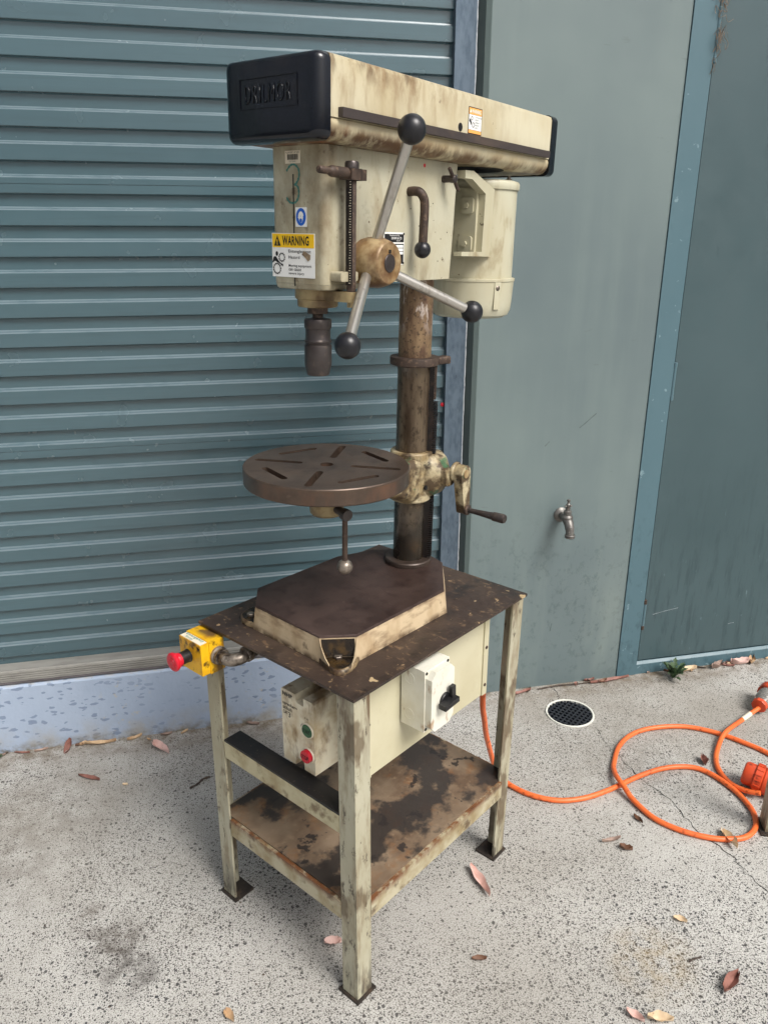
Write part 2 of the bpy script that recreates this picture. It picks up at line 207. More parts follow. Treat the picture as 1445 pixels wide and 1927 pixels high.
M['sill'] = pm('pale_blue_painted_concrete', C(166, 180, 199), [dict(s=3, lo=.4, hi=.7, c=C(153, 168, 189)), dict(kind='spots', s=56, st=(.62, 0, 1.3), lo=.46, hi=.52, a=.65, c=C(100, 116, 142), vary=.75, warp=.025, nm=(2.2, .36, .5)),
    dict(s=14, lo=.42, hi=.66, c=C(160, 158, 152), a=.9, mask=(('z', .10, .015),)), dict(s=40, lo=.6, hi=.7, c=C(186, 176, 150), a=.7, nm=(5, .5, .6)), dict(s=30, lo=.42, hi=.6, c=C(120, 112, 92), a=.95, mask=(('z', .035, .0),)), dict(s=40, lo=.45, hi=.65, c=C(176, 168, 150), mask=(('z', .228, .236),))], rough=.62, coord='pos', bump=.0012, bscale=60)
M['alu'] = pm('ribbed_grey_aluminium', C(164, 162, 156), [dict(s=20, st=(.3, 1, 1), lo=.45, hi=.7, c=C(138, 136, 130))], rough=.45, metal=.3, coord='pos')
M['rubber'] = pm('grey_rubber_seal', C(96, 92, 94), [dict(s=30, st=(.2, 1, 1), lo=.5, hi=.7, c=C(70, 66, 68))], rough=.6, coord='pos')
M['nest'] = pm('brown_web_fibre', C(140, 122, 104), [dict(s=60, lo=.4, hi=.7, c=C(96, 80, 66))], rough=.9)
M['weed'] = pm('weed_leaf', C(66, 88, 56), [dict(s=30, lo=.4, hi=.7, c=C(44, 64, 40)), dict(s=60, lo=.6, hi=.75, c=C(120, 128, 84), a=.6)], rough=.55, coord='pos')
for nm, c1, c2 in (('leaf_pink', C(226, 194, 184), C(200, 160, 148)), ('leaf_tan', C(206, 178, 142), C(166, 132, 98)), ('leaf_brown', C(120, 84, 62), C(84, 58, 42)), ('leaf_pale', C(222, 200, 168), C(190, 164, 130)), ('leaf_red', C(150, 104, 92), C(112, 72, 62)), ('leaf_grey', C(170, 146, 132), C(126, 106, 96))):
    M[nm] = pm(nm, c1, [dict(s=30, lo=.4, hi=.7, c=c2), dict(s=80, lo=.62, hi=.7, c=C(90, 60, 44), a=.6)], rough=.6, coord='pos')
M['twig'] = pm('dark_twig_bark', C(62, 52, 46), [dict(s=80, lo=.4, hi=.7, c=C(92, 78, 66))], rough=.8, coord='pos')
# clear polycarbonate of the connector shell
m = bpy.data.materials.new('clear_polycarbonate'); m.use_nodes = True; b = m.node_tree.nodes['Principled BSDF']
b.inputs['Base Color'].default_value = (.75, .72, .66, 1); b.inputs['Roughness'].default_value = .15; b.inputs['Transmission Weight'].default_value = .75; b.inputs['IOR'].default_value = 1.45
nn = m.node_tree.nodes.new('ShaderNodeTexNoise'); nn.inputs['Scale'].default_value = 40
mr = m.node_tree.nodes.new('ShaderNodeMapRange'); mr.inputs[3].default_value = .08; mr.inputs[4].default_value = .3
m.node_tree.links.new(nn.outputs[0], mr.inputs[0]); m.node_tree.links.new(mr.outputs[0], b.inputs['Roughness']); M['clear'] = m

def concrete():
    m = bpy.data.materials.new('exposed_aggregate_concrete'); m.use_nodes = True; n = m.node_tree; N = n.nodes; L = n.links; b = N['Principled BSDF']
    g = N.new('ShaderNodeNewGeometry'); P = g.outputs['Position']
    def noise(s, d=6, r=.6, off=0):
        q = N.new('ShaderNodeMapping'); q.inputs['Location'].default_value = (off, off*.7, 0); L.new(P, q.inputs[0])
        t = N.new('ShaderNodeTexNoise'); t.inputs['Scale'].default_value = s; t.inputs['Detail'].default_value = d; t.inputs['Roughness'].default_value = r; L.new(q.outputs[0], t.inputs['Vector']); return t
    def rng(f, lo, hi, a=0, c=1):
        q = N.new('ShaderNodeMapRange'); q.inputs[1].default_value = lo; q.inputs[2].default_value = hi; q.inputs[3].default_value = a; q.inputs[4].default_value = c
        L.new(f, q.inputs[0]); return q.outputs[0]
    def mix(f, a, c):
        q = N.new('ShaderNodeMix'); q.data_type = 'RGBA'
        L.new(f, q.inputs[0])
        for i, v in ((6, a), (7, c)):
            if isinstance(v, tuple): q.inputs[i].default_value = v
            else: L.new(v, q.inputs[i])
        return q.outputs[2]
    def mth(op, a, c):
        q = N.new('ShaderNodeMath'); q.operation = op
        for i, v in ((0, a), (1, c)):
            if isinstance(v, (int, float)): q.inputs[i].default_value = v
            else: L.new(v, q.inputs[i])
        return q.outputs[0]
    warp = noise(70, 3)
    def warped(k):
        q = N.new('ShaderNodeMix'); q.data_type = 'VECTOR'; q.inputs[0].default_value = k; L.new(P, q.inputs[4]); L.new(warp.outputs[1], q.inputs[5]); return q.outputs[1]
    cem = mix(rng(noise(2.1, 4).outputs[0], .35, .68), C(208, 207, 202), C(186, 184, 178))
    cem = mix(rng(noise(330, 3, .7, 3).outputs[0], .42, .62, 0, .75), cem, C(116, 112, 106))
    where = noise(2.3, 4, .6, 5).outputs[0]
    for k, (s, keep, rad, colA, colB) in enumerate(((88, .42, .40, C(84, 84, 84), C(44, 46, 50)), (190, .62, .46, C(88, 85, 82), C(46, 46, 48)), (340, .66, .50, C(92, 87, 82), C(50, 48, 46)))):
        v = N.new('ShaderNodeTexVoronoi'); v.inputs['Scale'].default_value = s; L.new(warped(.009-.002*k), v.inputs['Vector'])
        sc = N.new('ShaderNodeSeparateColor'); L.new(v.outputs['Color'], sc.inputs[0])
        thr = rng(where, .36, .62, keep*.30, keep*1.3)      # share of cells that hold a stone follows the worn patches
        on = mth('LESS_THAN', sc.outputs[0], thr)
        size = mth('MULTIPLY', rng(sc.outputs[1], 0, 1, .5, 1), rad)
        f = mth('MULTIPLY', rng(mth('SUBTRACT', size, v.outputs['Distance']), 0, .07), on)
        cem = mix(f, cem, mix(sc.outputs[2], colA, colB))
    # grime: broad darker patches, oil spots, soil, plus shade painted in towards the wall
    cem = mix(rng(noise(1.1, 4, .6, 12).outputs[0], .48, .7, 0, .35), cem, C(132, 126, 116))
    blot = rng(noise(20, 4, .65, 4).outputs[0], .38, .62)
    for (cx, cy, rr, cc, aa) in ((-.31, 1.45, .11, C(62, 52, 46), .75), (-.26, 1.36, .08, C(50, 44, 42), .85), (.874, 1.137, .12, C(150, 128, 84), .5), (-.62, 1.85, .4, C(104, 98, 90), .55), (-.37, 1.53, .07, C(84, 74, 66), .6), (1.2, 1.75, .5, C(140, 136, 128), .4)):
        d = N.new('ShaderNodeVectorMath'); d.operation = 'DISTANCE'; L.new(P, d.inputs[0]); d.inputs[1].default_value = (cx, cy, 0)
        cem = mix(mth('MULTIPLY', blot, rng(d.outputs['Value'], rr, rr*.25, 0, aa)), cem, cc)
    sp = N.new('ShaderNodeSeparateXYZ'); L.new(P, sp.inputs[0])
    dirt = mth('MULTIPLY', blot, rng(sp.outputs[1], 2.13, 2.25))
    cem = mix(mth('MULTIPLY', rng(noise(3.3, 4, .6, 17).outputs[0], .3, .6), rng(sp.outputs[1], 1.3, 2.1, 0, .6)), cem, C(138, 132, 122))  # soil plus painted shade: darker towards the wall where less sky shows
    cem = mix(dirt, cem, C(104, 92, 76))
    L.new(cem, b.inputs['Base Color']); b.inputs['Roughness'].default_value = .85; b.inputs['Specular IOR Level'].default_value = .3
    bp = N.new('ShaderNodeBump'); bp.inputs['Distance'].default_value = .0016; bp.inputs['Strength'].default_value = .9; L.new(noise(210, 2, .6, 2).outputs[0], bp.inputs['Height']); L.new(bp.outputs[0], b.inputs['Normal'])
    return m
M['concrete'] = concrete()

# ------------------------------------------------------------------ mesh helpers
def nb(): return bmesh.new()
def box(bm, x0, x1, y0, y1, z0, z1, mat=0):
    v = [bm.verts.new(p) for p in ((x0, y0, z0), (x1, y0, z0), (x1, y1, z0), (x0, y1, z0), (x0, y0, z1), (x1, y0, z1), (x1, y1, z1), (x0, y1, z1))]
    return [bm.faces.new([v[i] for i in f]) for f in ((3, 2, 1, 0), (4, 5, 6, 7), (0, 1, 5, 4), (1, 2, 6, 5), (2, 3, 7, 6), (3, 0, 4, 7))]
def bev(bm, wd, seg=2, ang=30, filt=None):
    es = [e for e in bm.edges if len(e.link_faces) == 2 and e.calc_face_angle(0) > radians(ang) and (filt is None or filt(e))]
    if es: bmesh.ops.bevel(bm, geom=es, offset=wd, segments=seg, profile=.5, affect='EDGES', clamp_overlap=True)
    return bm
def frame(d):
    d = Vector(d).normalized(); a = Vector((0, 0, 1)) if abs(d.z) < .9 else Vector((1, 0, 0))
    u = d.cross(a).normalized(); return d, u, d.cross(u)
def lathe(bm, o, axis, prof, n=28, caps=True, a0=0.):
    """rings of (radius, distance along axis)"""
    d, u, v = frame(axis); o = Vector(o); rings = []
    for r, t in prof:
        if r < 1e-6: rings.append([bm.verts.new(o+d*t)])
        else: rings.append([bm.verts.new(o+d*t+(u*cos(a0+2*pi*i/n)+v*sin(a0+2*pi*i/n))*r) for i in range(n)])
    for a, b in zip(rings, rings[1:]):
        if len(a) == 1 and len(b) == 1: continue
        for i in range(n):
            j = (i+1) % n
            if len(a) == 1: bm.faces.new((a[0], b[j], b[i]))
            elif len(b) == 1: bm.faces.new((a[i], a[j], b[0]))
            else: bm.faces.new((a[i], a[j], b[j], b[i]))
    if caps:
        if len(rings[0]) > 1: bm.faces.new(rings[0][::-1])
        if len(rings[-1]) > 1: bm.faces.new(rings[-1])
    return bm
def cyl(bm, p0, p1, r0, r1=None, n=20, ch=0):
    p0, p1 = Vector(p0), Vector(p1); L = (p1-p0).length; r1 = r0 if r1 is None else r1
    pr = [(r0, 0), (r1, L)] if not ch else [(r0-ch, 0), (r0, ch), (r1, L-ch), (r1-ch, L)]
    return lathe(bm, p0, p1-p0, pr, n)
def ball(bm, c, r, n=24, m=14):
    return lathe(bm, Vector(c)-Vector((0, 0, r)), (0, 0, 1), [(r*sin(pi*i/m), r-r*cos(pi*i/m)) for i in range(m+1)], n, False)
def cr(pts, k=6):
    """Catmull-Rom resample"""
    P = [Vector(p) for p in pts]; out = []
    for i in range(len(P)-1):
        a, b, c, d = P[max(i-1, 0)], P[i], P[i+1], P[min(i+2, len(P)-1)]
        for j in range(k):
            t = j/k; out.append(.5*((2*b)+(c-a)*t+(2*a-5*b+4*c-d)*t*t+(3*b-a-3*c+d)*t**3))
    return out+[P[-1]]
def tube(bm, pts, r, n=12, caps=True):
    P = [Vector(p) for p in pts]; rings = []; u = None
    for i, p in enumerate(P):
        d = (P[min(i+1, len(P)-1)]-P[max(i-1, 0)]).normalized()
        if u is None: _, u, _v = frame(d)
        u = (u-d*u.dot(d)).normalized(); v = d.cross(u); rr = r[i] if isinstance(r, (list, tuple)) else r
        rings.append([bm.verts.new(p+(u*cos(2*pi*k/n)+v*sin(2*pi*k/n))*rr) for k in range(n)])
    for a, b in zip(rings, rings[1:]):
        for k in range(n): bm.faces.new((a[k], a[(k+1) % n], b[(k+1) % n], b[k]))
    if caps: bm.faces.new(rings[0][::-1]); bm.faces.new(rings[-1])
    return bm
def prism(bm, poly, a0, a1, ax='z'):
    mp = {'x': lambda u, v, t: (t, u, v), 'y': lambda u, v, t: (u, t, v), 'z': lambda u, v, t: (u, v, t)}[ax]
    A = [bm.verts.new(mp(u, v, a0)) for u, v in poly]; B = [bm.verts.new(mp(u, v, a1)) for u, v in poly]; n = len(poly)
    fs = [bm.faces.new(A[::-1]), bm.faces.new(B)]
    for i in range(n): fs.append(bm.faces.new((A[i], A[(i+1) % n], B[(i+1) % n], B[i])))
    return bm
def loft(bm, rings, caps=True):
    R = [[bm.verts.new(p) for p in r] for r in rings]; n = len(R[0])
    for a, b in zip(R, R[1:]):
        for i in range(n): bm.faces.new((a[i], a[(i+1) % n], b[(i+1) % n], b[i]))
    if caps: bm.faces.new(R[0][::-1]); bm.faces.new(R[-1])
    return bm
def rrect(u0, u1, v0, v1, r, n=5):
    out = []
    for cx, cy, a in ((u1-r, v0+r, -pi/2), (u1-r, v1-r, 0), (u0+r, v1-r, pi/2), (u0+r, v0+r, pi)):
        for i in range(n+1): out.append((cx+r*cos(a+pi/2*i/n), cy+r*sin(a+pi/2*i/n)))
    return out
def finish(me, ang=32):
    for p in me.polygons: p.use_smooth = True
    me.set_sharp_from_angle(angle=radians(ang))
def obj(name, bm, mat, parent=None, lm=None, ang=32):
    bmesh.ops.recalc_face_normals(bm, faces=bm.faces)
    me = bpy.data.meshes.new(name); bm.to_mesh(me); bm.free(); finish(me, ang)
    return link(name, me, mat, parent, lm)
def link(name, me, mat, parent=None, lm=None):
    if mat is not None and not me.materials: me.materials.append(M[mat] if isinstance(mat, str) else mat)
    o = bpy.data.objects.new(name, me); COL.objects.link(o)
    if parent: o.parent = parent
    if lm is not None: o.matrix_basis = lm
    return o
def tag(o, label, cat, group=None, kind=None):
    if label: o['label'] = label
    if cat: o['category'] = cat
    if group: o['group'] = group
    if kind: o['kind'] = kind
    return o
def thing(name, mw, label, cat, group=None):
    o = bpy.data.objects.new(name, None); o.empty_display_size = .05; COL.objects.link(o); o.matrix_basis = mw
    return tag(o, label, cat, group)
def struct(o): o['kind'] = 'structure'; return o
def text_mesh(s, wdt, hgt, off=0., ext=0., cx=False, sp=1.08):
    """lettering fitted to a width and height, lower-left corner at 0,0 (or centred)"""
    cu = bpy.data.curves.new('t', 'FONT'); cu.body = s; cu.size = 1; cu.offset = off; cu.extrude = .0; cu.resolution_u = 3; cu.space_character = sp
    o = bpy.data.objects.new('t', cu); COL.objects.link(o)
    dg = bpy.context.evaluated_depsgraph_get(); me = bpy.data.meshes.new_from_object(o.evaluated_get(dg))
    bpy.data.objects.remove(o); bpy.data.curves.remove(cu)
    xs = [v.co.x for v in me.vertices]; ys = [v.co.y for v in me.vertices]
    sx, sy = wdt/(max(xs)-min(xs)), hgt/(max(ys)-min(ys)); x0, y0 = min(xs), min(ys)
    for v in me.vertices: v.co = Vector(((v.co.x-x0)*sx-(wdt/2 if cx else 0), (v.co.y-y0)*sy-(hgt/2 if cx else 0), 0))
    if ext:
        bm = nb(); bm.from_mesh(me); bmesh.ops.remove_doubles(bm, verts=bm.verts, dist=1e-6)
        r = bmesh.ops.extrude_face_region(bm, geom=bm.faces[:]); bmesh.ops.translate(bm, vec=(0, 0, ext), verts=[e for e in r['geom'] if isinstance(e, bmesh.types.BMVert)])
        bmesh.ops.recalc_face_normals(bm, faces=bm.faces); bm.to_mesh(me); bm.free()
    return me
def fr_front(x): return lambda y, z: Matrix(((0, 0, -1, x), (-1, 0, 0, y), (0, 1, 0, z), (0, 0, 0, 1)))   # on a face looking towards -x
def fr_side(yy): return lambda x, z: Matrix(((1, 0, 0, x), (0, 0, -1, yy), (0, 1, 0, z), (0, 0, 0, 1)))   # on a face looking towards -y
def flat(bm, poly):
    bm.faces.new([bm.verts.new((u, v, 0)) for u, v in poly]); return bm
def slab(poly, t=.0006):
    bm = nb(); prism(bm, poly, 0, t); return bm
def rect(u0, u1, v0, v1): return [(u0, v0), (u1, v0), (u1, v1), (u0, v1)]
def gear(cx, cy, R, r, teeth, bm, z=0):
    n = teeth*4; out = []
    for i in range(n):
        a = 2*pi*i/n; rr = R if i % 4 < 2 else R*.86
        out.append((bm.verts.new((cx+rr*cos(a), cy+rr*sin(a), z)), bm.verts.new((cx+r*cos(a), cy+r*sin(a), z))))
    for i in range(n):
        a, b = out[i], out[(i+1) % n]; bm.faces.new((a[0], b[0], b[1], a[1]))
def ribbon(pts, wd):
    bm = nb(); P = cr([(x, y, 0) for x, y in pts], 6); L = []
    for i, p in enumerate(P):
        d = (P[min(i+1, len(P)-1)]-P[max(i-1, 0)]).normalized(); nrm = Vector((-d.y, d.x, 0)); k = wd*(.85+.25*sin(i*1.3))
        L.append((bm.verts.new(p+nrm*k/2), bm.verts.new(p-nrm*k/2)))
    for a, b in zip(L, L[1:]): bm.faces.new((a[0], a[1], b[1], b[0]))
    return bm

# ------------------------------------------------------------------ setting: ground, wall, step, shutter, door
WD = 2.249                                  # distance of the wall face
DC = Vector((1.1097, 2.0668)); DR = .0765
bm = nb(); S = 30; n = 48; hh = .15; inner = []; outer = []
for i in range(n):
    a = 2*pi*i/n; inner.append(bm.verts.new((DC.x+DR*cos(a), DC.y+DR*sin(a), 0))); k = hh/max(abs(cos(a)), abs(sin(a))); outer.append(bm.verts.new((DC.x+k*cos(a), DC.y+k*sin(a), 0)))
for i in range(n): bm.faces.new((inner[i], outer[i], outer[(i+1) % n], inner[(i+1) % n]))
gx = [-S, DC.x-hh, DC.x+hh, S]; gy = [-S, DC.y-hh, DC.y+hh, S]
for i in range(3):
    for j in range(3):
        if (i, j) != (1, 1): bm.faces.new([bm.verts.new((x, y, 0)) for x, y in ((gx[i], gy[j]), (gx[i+1], gy[j]), (gx[i+1], gy[j+1]), (gx[i], gy[j+1]))])
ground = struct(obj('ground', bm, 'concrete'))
def crack(pts, wd):
    P = []
    for a, b in zip(pts, pts[1:]):
        k = 7
        for i in range(k):
            t = i/k; P.append((a[0]+(b[0]-a[0])*t+random.uniform(-.005, .005), a[1]+(b[1]-a[1])*t+random.uniform(-.004, .004)))
    bm = nb(); L = []
    for i, p in enumerate(P):
        q = P[min(i+1, len(P)-1)]; o = P[max(i-1, 0)]; d = Vector((q[0]-o[0], q[1]-o[1])).normalized(); k = wd*random.uniform(.25, 1.1)
        L.append((bm.verts.new((p[0]-d.y*k/2, p[1]+d.x*k/2, .001)), bm.verts.new((p[0]+d.y*k/2, p[1]-d.x*k/2, .001))))
    for a, b in zip(L, L[1:]): bm.faces.new((a[0], a[1], b[1], b[0]))
    return obj('crack', bm, 'void', ground)
crack([(1.159, 1.978), (1.153, 1.858), (1.163, 1.776), (1.173, 1.686), (1.203, 1.62), (1.205, 1.53), (1.212, 1.466), (1.243, 1.371), (1.245, 1.289), (1.26, 1.2)], .0024)
crack([(1.117, 2.24), (1.119, 2.191), (1.108, 2.152)], .0028)

# concrete step below the shutter (pale blue paint), front face flush with the wall
bm = nb(); loft(bm, [[(x, WD+.002+dy, z) for (dy, z) in ((0, -.02), (0, .226), (.006, .233), (.5, .236), (.5, -.02))] for x in [-6+i*.4 for i in range(18)]+[.776]])
tag(obj('concrete_step', bm, 'sill'), 'low pale blue painted concrete step with dark drip marks under the roller shutter', 'step')

# wall sheet beside the shutter
wl = thing('wall', Matrix.Translation((1.08, WD, 0)), 'smooth grey green metal wall panel carrying the garden tap', 'wall')
wm = Matrix.Translation((-1.08, -WD, 0))
bm = nb(); box(bm, .7925, 1.377, WD, WD+.14, -.02, 4.2); bev(bm, .002, 1); obj('wall_sheet', bm, 'wall', wl, wm)
bm = nb(); prism(bm, [(.7775, WD+.007), (.7905, WD-.0015), (.792, WD-.0005), (.792, WD+.13), (.7775, WD+.13)], .0, 4.2); obj('corner_bead', bm, 'bead', wl, wm)
# masonry around it that the photo does not reach: left of the shutter, above it and right of the door
for nm, x0, x1, z0, z1, lb in (('wall', -9, -4.2, -.02, 4.2, None), ('wall', -4.2, .7735, 3.1, 4.2, None), ('wall', 2.62, 9, -.02, 4.2, None)):
    pass
bm = nb(); box(bm, -9, -4.2, WD+.001, WD+.3, .24, 4.2); box(bm, -4.2, .7735, WD+.001, WD+.3, 3.12, 4.2)
obj('side_wall', bm, 'wall', wl, wm)
bm = nb(); box(bm, 2.62, 9, WD+.001, WD+.3, -.02, 4.2); box(bm, 1.3775, 2.62, WD+.001, WD+.3, 2.6, 4.2)
obj('side_wall', bm, 'wall', wl, wm)

for pts, w_ in (([(1.145, .95), (1.165, .965), (1.20, .995)], .003), ([(1.03, .895), (1.045, .91)], .003), ([(1.10, .22), (1.105, .25)], .003), ([(.955, .20), (.957, .235)], .014), ([(.95, .30), (.953, .33)], .013)):
    obj('scuff', ribbon(pts, w_), 'reveal', wl, wm @ fr_side(WD-.0008)(0, 0))
# roller shutter: one object per corrugated slat
sh = thing('roller_shutter', Matrix.Translation((-1.5, WD+.06, .236)), 'closed grey green corrugated roller shutter in galvanised side channel', 'shutter')
smx = Matrix.Translation((1.5, -WD-.06, -.236))
YF, YB, PIT, Z0 = WD+.05, WD+.0605, .0779, .4296
def slat_mesh(seam):
    fr = [(YF, -.0425), (YF-.0012, -.041)]
    if seam: fr += [(YF-.0012, -.0205), (YF+.0008, -.0203), (YF+.0008, -.0192), (YF-.0012, -.019)]
    fr += [(YF-.0012, -.0052), (YF, -.004), (YF+.004, -.0012), (YF+.0044, .0002), (YF+.0056, .0004), (YF+.0090, .0026), (YB, .0040), (YB, .0325), (YB-.003, .0346), (YF, .0353)]
    n = 30; X = [-4.2+i*(4.2+.74)/n for i in range(n+1)]
    bm = nb()
    loft(bm, [[(x, y, z) for y, z in fr]+[(x, y+.0012, z) for y, z in fr[::-1]] for x in X])
    bmesh.ops.recalc_face_normals(bm, faces=bm.faces)
    me = bpy.data.meshes.new('slat'); bm.to_mesh(me); bm.free(); finish(me, 20); return me
m0, m1 = slat_mesh(False), slat_mesh(True)
for k in range(-2, 34):
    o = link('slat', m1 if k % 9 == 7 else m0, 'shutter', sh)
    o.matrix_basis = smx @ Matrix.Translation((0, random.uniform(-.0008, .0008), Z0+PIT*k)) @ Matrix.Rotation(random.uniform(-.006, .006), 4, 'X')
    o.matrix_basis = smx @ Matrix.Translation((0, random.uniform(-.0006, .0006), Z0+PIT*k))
# bottom rail with ribs, rubber seal
prof = [(WD+.016, .241), (WD+.016, .247)]
z = .247
for i in range(4): prof += [(WD+.0135, z+.001), (WD+.0135, z+.0055), (WD+.0165, z+.0062), (WD+.0165, z+.0072)]; z += .0072
prof += [(WD+.018, z+.003), (WD+.06, z+.006), (WD+.06, .241)]
bm = nb(); loft(bm, [[(x, y, q) for y, q in prof] for x in (-4.2, -2, 0, .73)]); obj('bottom_rail', bm, 'alu', sh, smx)
bm = nb(); prism(bm, [(WD+.009, .2365), (WD+.009, .2405), (WD+.055, .2405), (WD+.055, .2365)], -4.2, .73, 'x'); obj('rubber_seal', bm, 'rubber', sh, smx)
bm = nb(); prism(bm, [(.703, WD+.034), (.762, WD+.030), (.7625, WD+.12), (.76, WD+.12), (.7595, WD+.036), (.7045, WD+.038), (.7045, WD+.12), (.703, WD+.12)], .237, 3.12); obj('guide_channel', bm, 'galv', sh, smx)
bm = nb()
zz = .237; L = []
while zz < 3.1:
    q = random.uniform(-.0008, .0012); L.append([(.7605+q*.3, WD+.0292, zz), (.7637+q, WD+.0292, zz), (.7637+q, WD+.034, zz), (.7605, WD+.034, zz)]); zz += .02
loft(bm, L); obj('cut_edge', bm, 'galv_edge', sh, smx)
bm = nb(); prism(bm, [(.7642, WD+.0325), (.777, WD+.0075), (.777, WD+.14), (.7642, WD+.14)], .237, 3.12); obj('reveal', bm, 'reveal', wl, wm)
bm = nb(); lathe(bm, (.699, YF-.001, 1.036), (0, -1, 0), [(.0065, 0), (.0065, .004), (.003, .006), (0, .006)], 14); obj('red_bolt', bm, 'red', sh, smx)

# door with frame, hinges and threshold
dr = thing('door', Matrix.Translation((1.9, WD, 0)), 'blue green flush metal door in a lighter blue frame at the right', 'door')
dm = Matrix.Translation((-1.9, -WD, 0))
bm = nb(); box(bm, 1.3785, 1.4555, WD-.004, WD+.14, 0, 2.6); bev(bm, .0025, 2); obj('frame_post', bm, 'frame', dr, dm)
bm = nb(); box(bm, 1.4575, 2.62, WD+.03, WD+.13, .0, 2.6); obj('gap', bm, 'darkgap', dr, dm)
bm = nb(); box(bm, 1.4625, 2.60, WD+.004, WD+.045, .056, 2.59); bev(bm, .0025, 2); obj('door_leaf', bm, 'door', dr, dm)
bm = nb(); prism(bm, [(WD-.002, 0), (WD-.002, .04), (WD+.006, .049), (WD+.028, .051), (WD+.028, 0)], 1.4565, 2.62, 'x'); obj('threshold', bm, 'frame', dr, dm)
for z0, z1, rusty in ((2.0, 2.13, 0), (1.03, 1.145, 0), (.19, .30, 1)):
    bm = nb(); cyl(bm, (1.4605, WD-.001, z0), (1.4605, WD-.001, z1), .006, n=14, ch=.001); hg = obj('hinge', bm, 'frame', dr, dm)
    for a, b in ((z0-.004, z0+.012), (z1-.012, z1+.004)):
        bm = nb(); cyl(bm, (1.4605, WD-.0012, a), (1.4605, WD-.0012, b), .0068, n=14, ch=.001); obj('knuckle', bm, 'rusty' if rusty else 'frame', hg)
# scratches on the door face
for x0, z0, x1, z1 in ((1.50, .240, 1.60, .256), (1.82, .165, 1.845, .168)):
    bm = ribbon([(x0, z0), ((x0+x1)/2, (z0+z1)/2+.001), (x1, z1)], .0011); obj('scratch', bm, 'galv_edge', dr, dm @ fr_side(WD+.0032)(0, 0))

# ------------------------------------------------------------------ wall fittings and ground fittings
tp = thing('garden_tap', Matrix.Translation((1.105, WD, .657)), 'weathered grey brass garden tap on the wall panel', 'tap')
tm = Matrix.Identity(4)
bm = nb(); lathe(bm, (0, .0, 0), (0, -1, 0), [(.025, 0), (.025, .003), (.018, .008), (.013, .010), (.013, .02)], 24); obj('wall_flange', bm, 'tap', tp)
bm = nb(); tube(bm, cr([(0, -.012, 0), (0, -.03, .001), (0, -.05, -.002), (0, -.066, -.012), (0, -.075, -.028), (0, -.078, -.046)]), [.013]*6+[.0145]*6+[.016]*6+[.015]*6+[.0135]*7, 16)
obj('body', bm, 'tap', tp)
bm = nb(); lathe(bm, (0, -.0785, -.042), (0, 0, -1), [(.0145, 0), (.017, .002), (.017, .010), (.0145, .012), (.011, .012), (.011, .004)], 20, False); obj('spout', bm, 'tap', tp)
bm = nb(); lathe(bm, (0, -.05, -.002), (0, 0, 1), [(.016, 0), (.0185, .006), (.0185, .012), (.0145, .016), (.0125, .018), (.0125, .032), (.008, .034), (.008, .042)], 18); obj('bonnet', bm, 'tap', tp)
bm = nb(); lathe(bm, (0, -.05, .040), (0, 0, 1), [(.005, 0), (.0075, .004), (.0075, .012), (.0045, .016), (.0045, .022), (.006, .024), (.006, .028), (0, .030)], 12); cyl(bm, (-.012, -.05, .046), (.012, -.05, .046), .0035, n=8); obj('spindle', bm, 'tap', tp)

dg_ = thing('floor_drain', Matrix.Translation((1.1097, 2.0668, 0)), 'round dark drain grate with white rim set in the concrete', 'drain')
bm = nb(); lathe(bm, (0, 0, 0), (0, 0, 1), [(.0815, .0004), (.0812, .003), (.080, .0042), (.0765, .0042), (.0748, .003), (.0745, -.02)], 56, False); obj('rim', bm, 'drainrim', dg_)
bm = nb(); lathe(bm, (0, 0, 0), (0, 0, 1), [(.0764, -.0005), (.0755, -.012), (.06, -.03), (.055, -.12), (0, -.121)], 40, False); obj('well', bm, 'void', dg_)
for a in range(2):
    for i in range(-4, 5):
        t = i*.0155; l = math.sqrt(max(.0745**2-t*t, 0))
        bm = nb(); box(bm, -l, l, -.0027, .0027, -.009, .0014 if a else .0010); bev(bm, .0007, 1)
        obj('grate_bar', bm, 'drainbar', dg_, Matrix.Rotation(radians(38+90*a), 4, 'Z') @ Matrix.Translation((0, t, 0)))

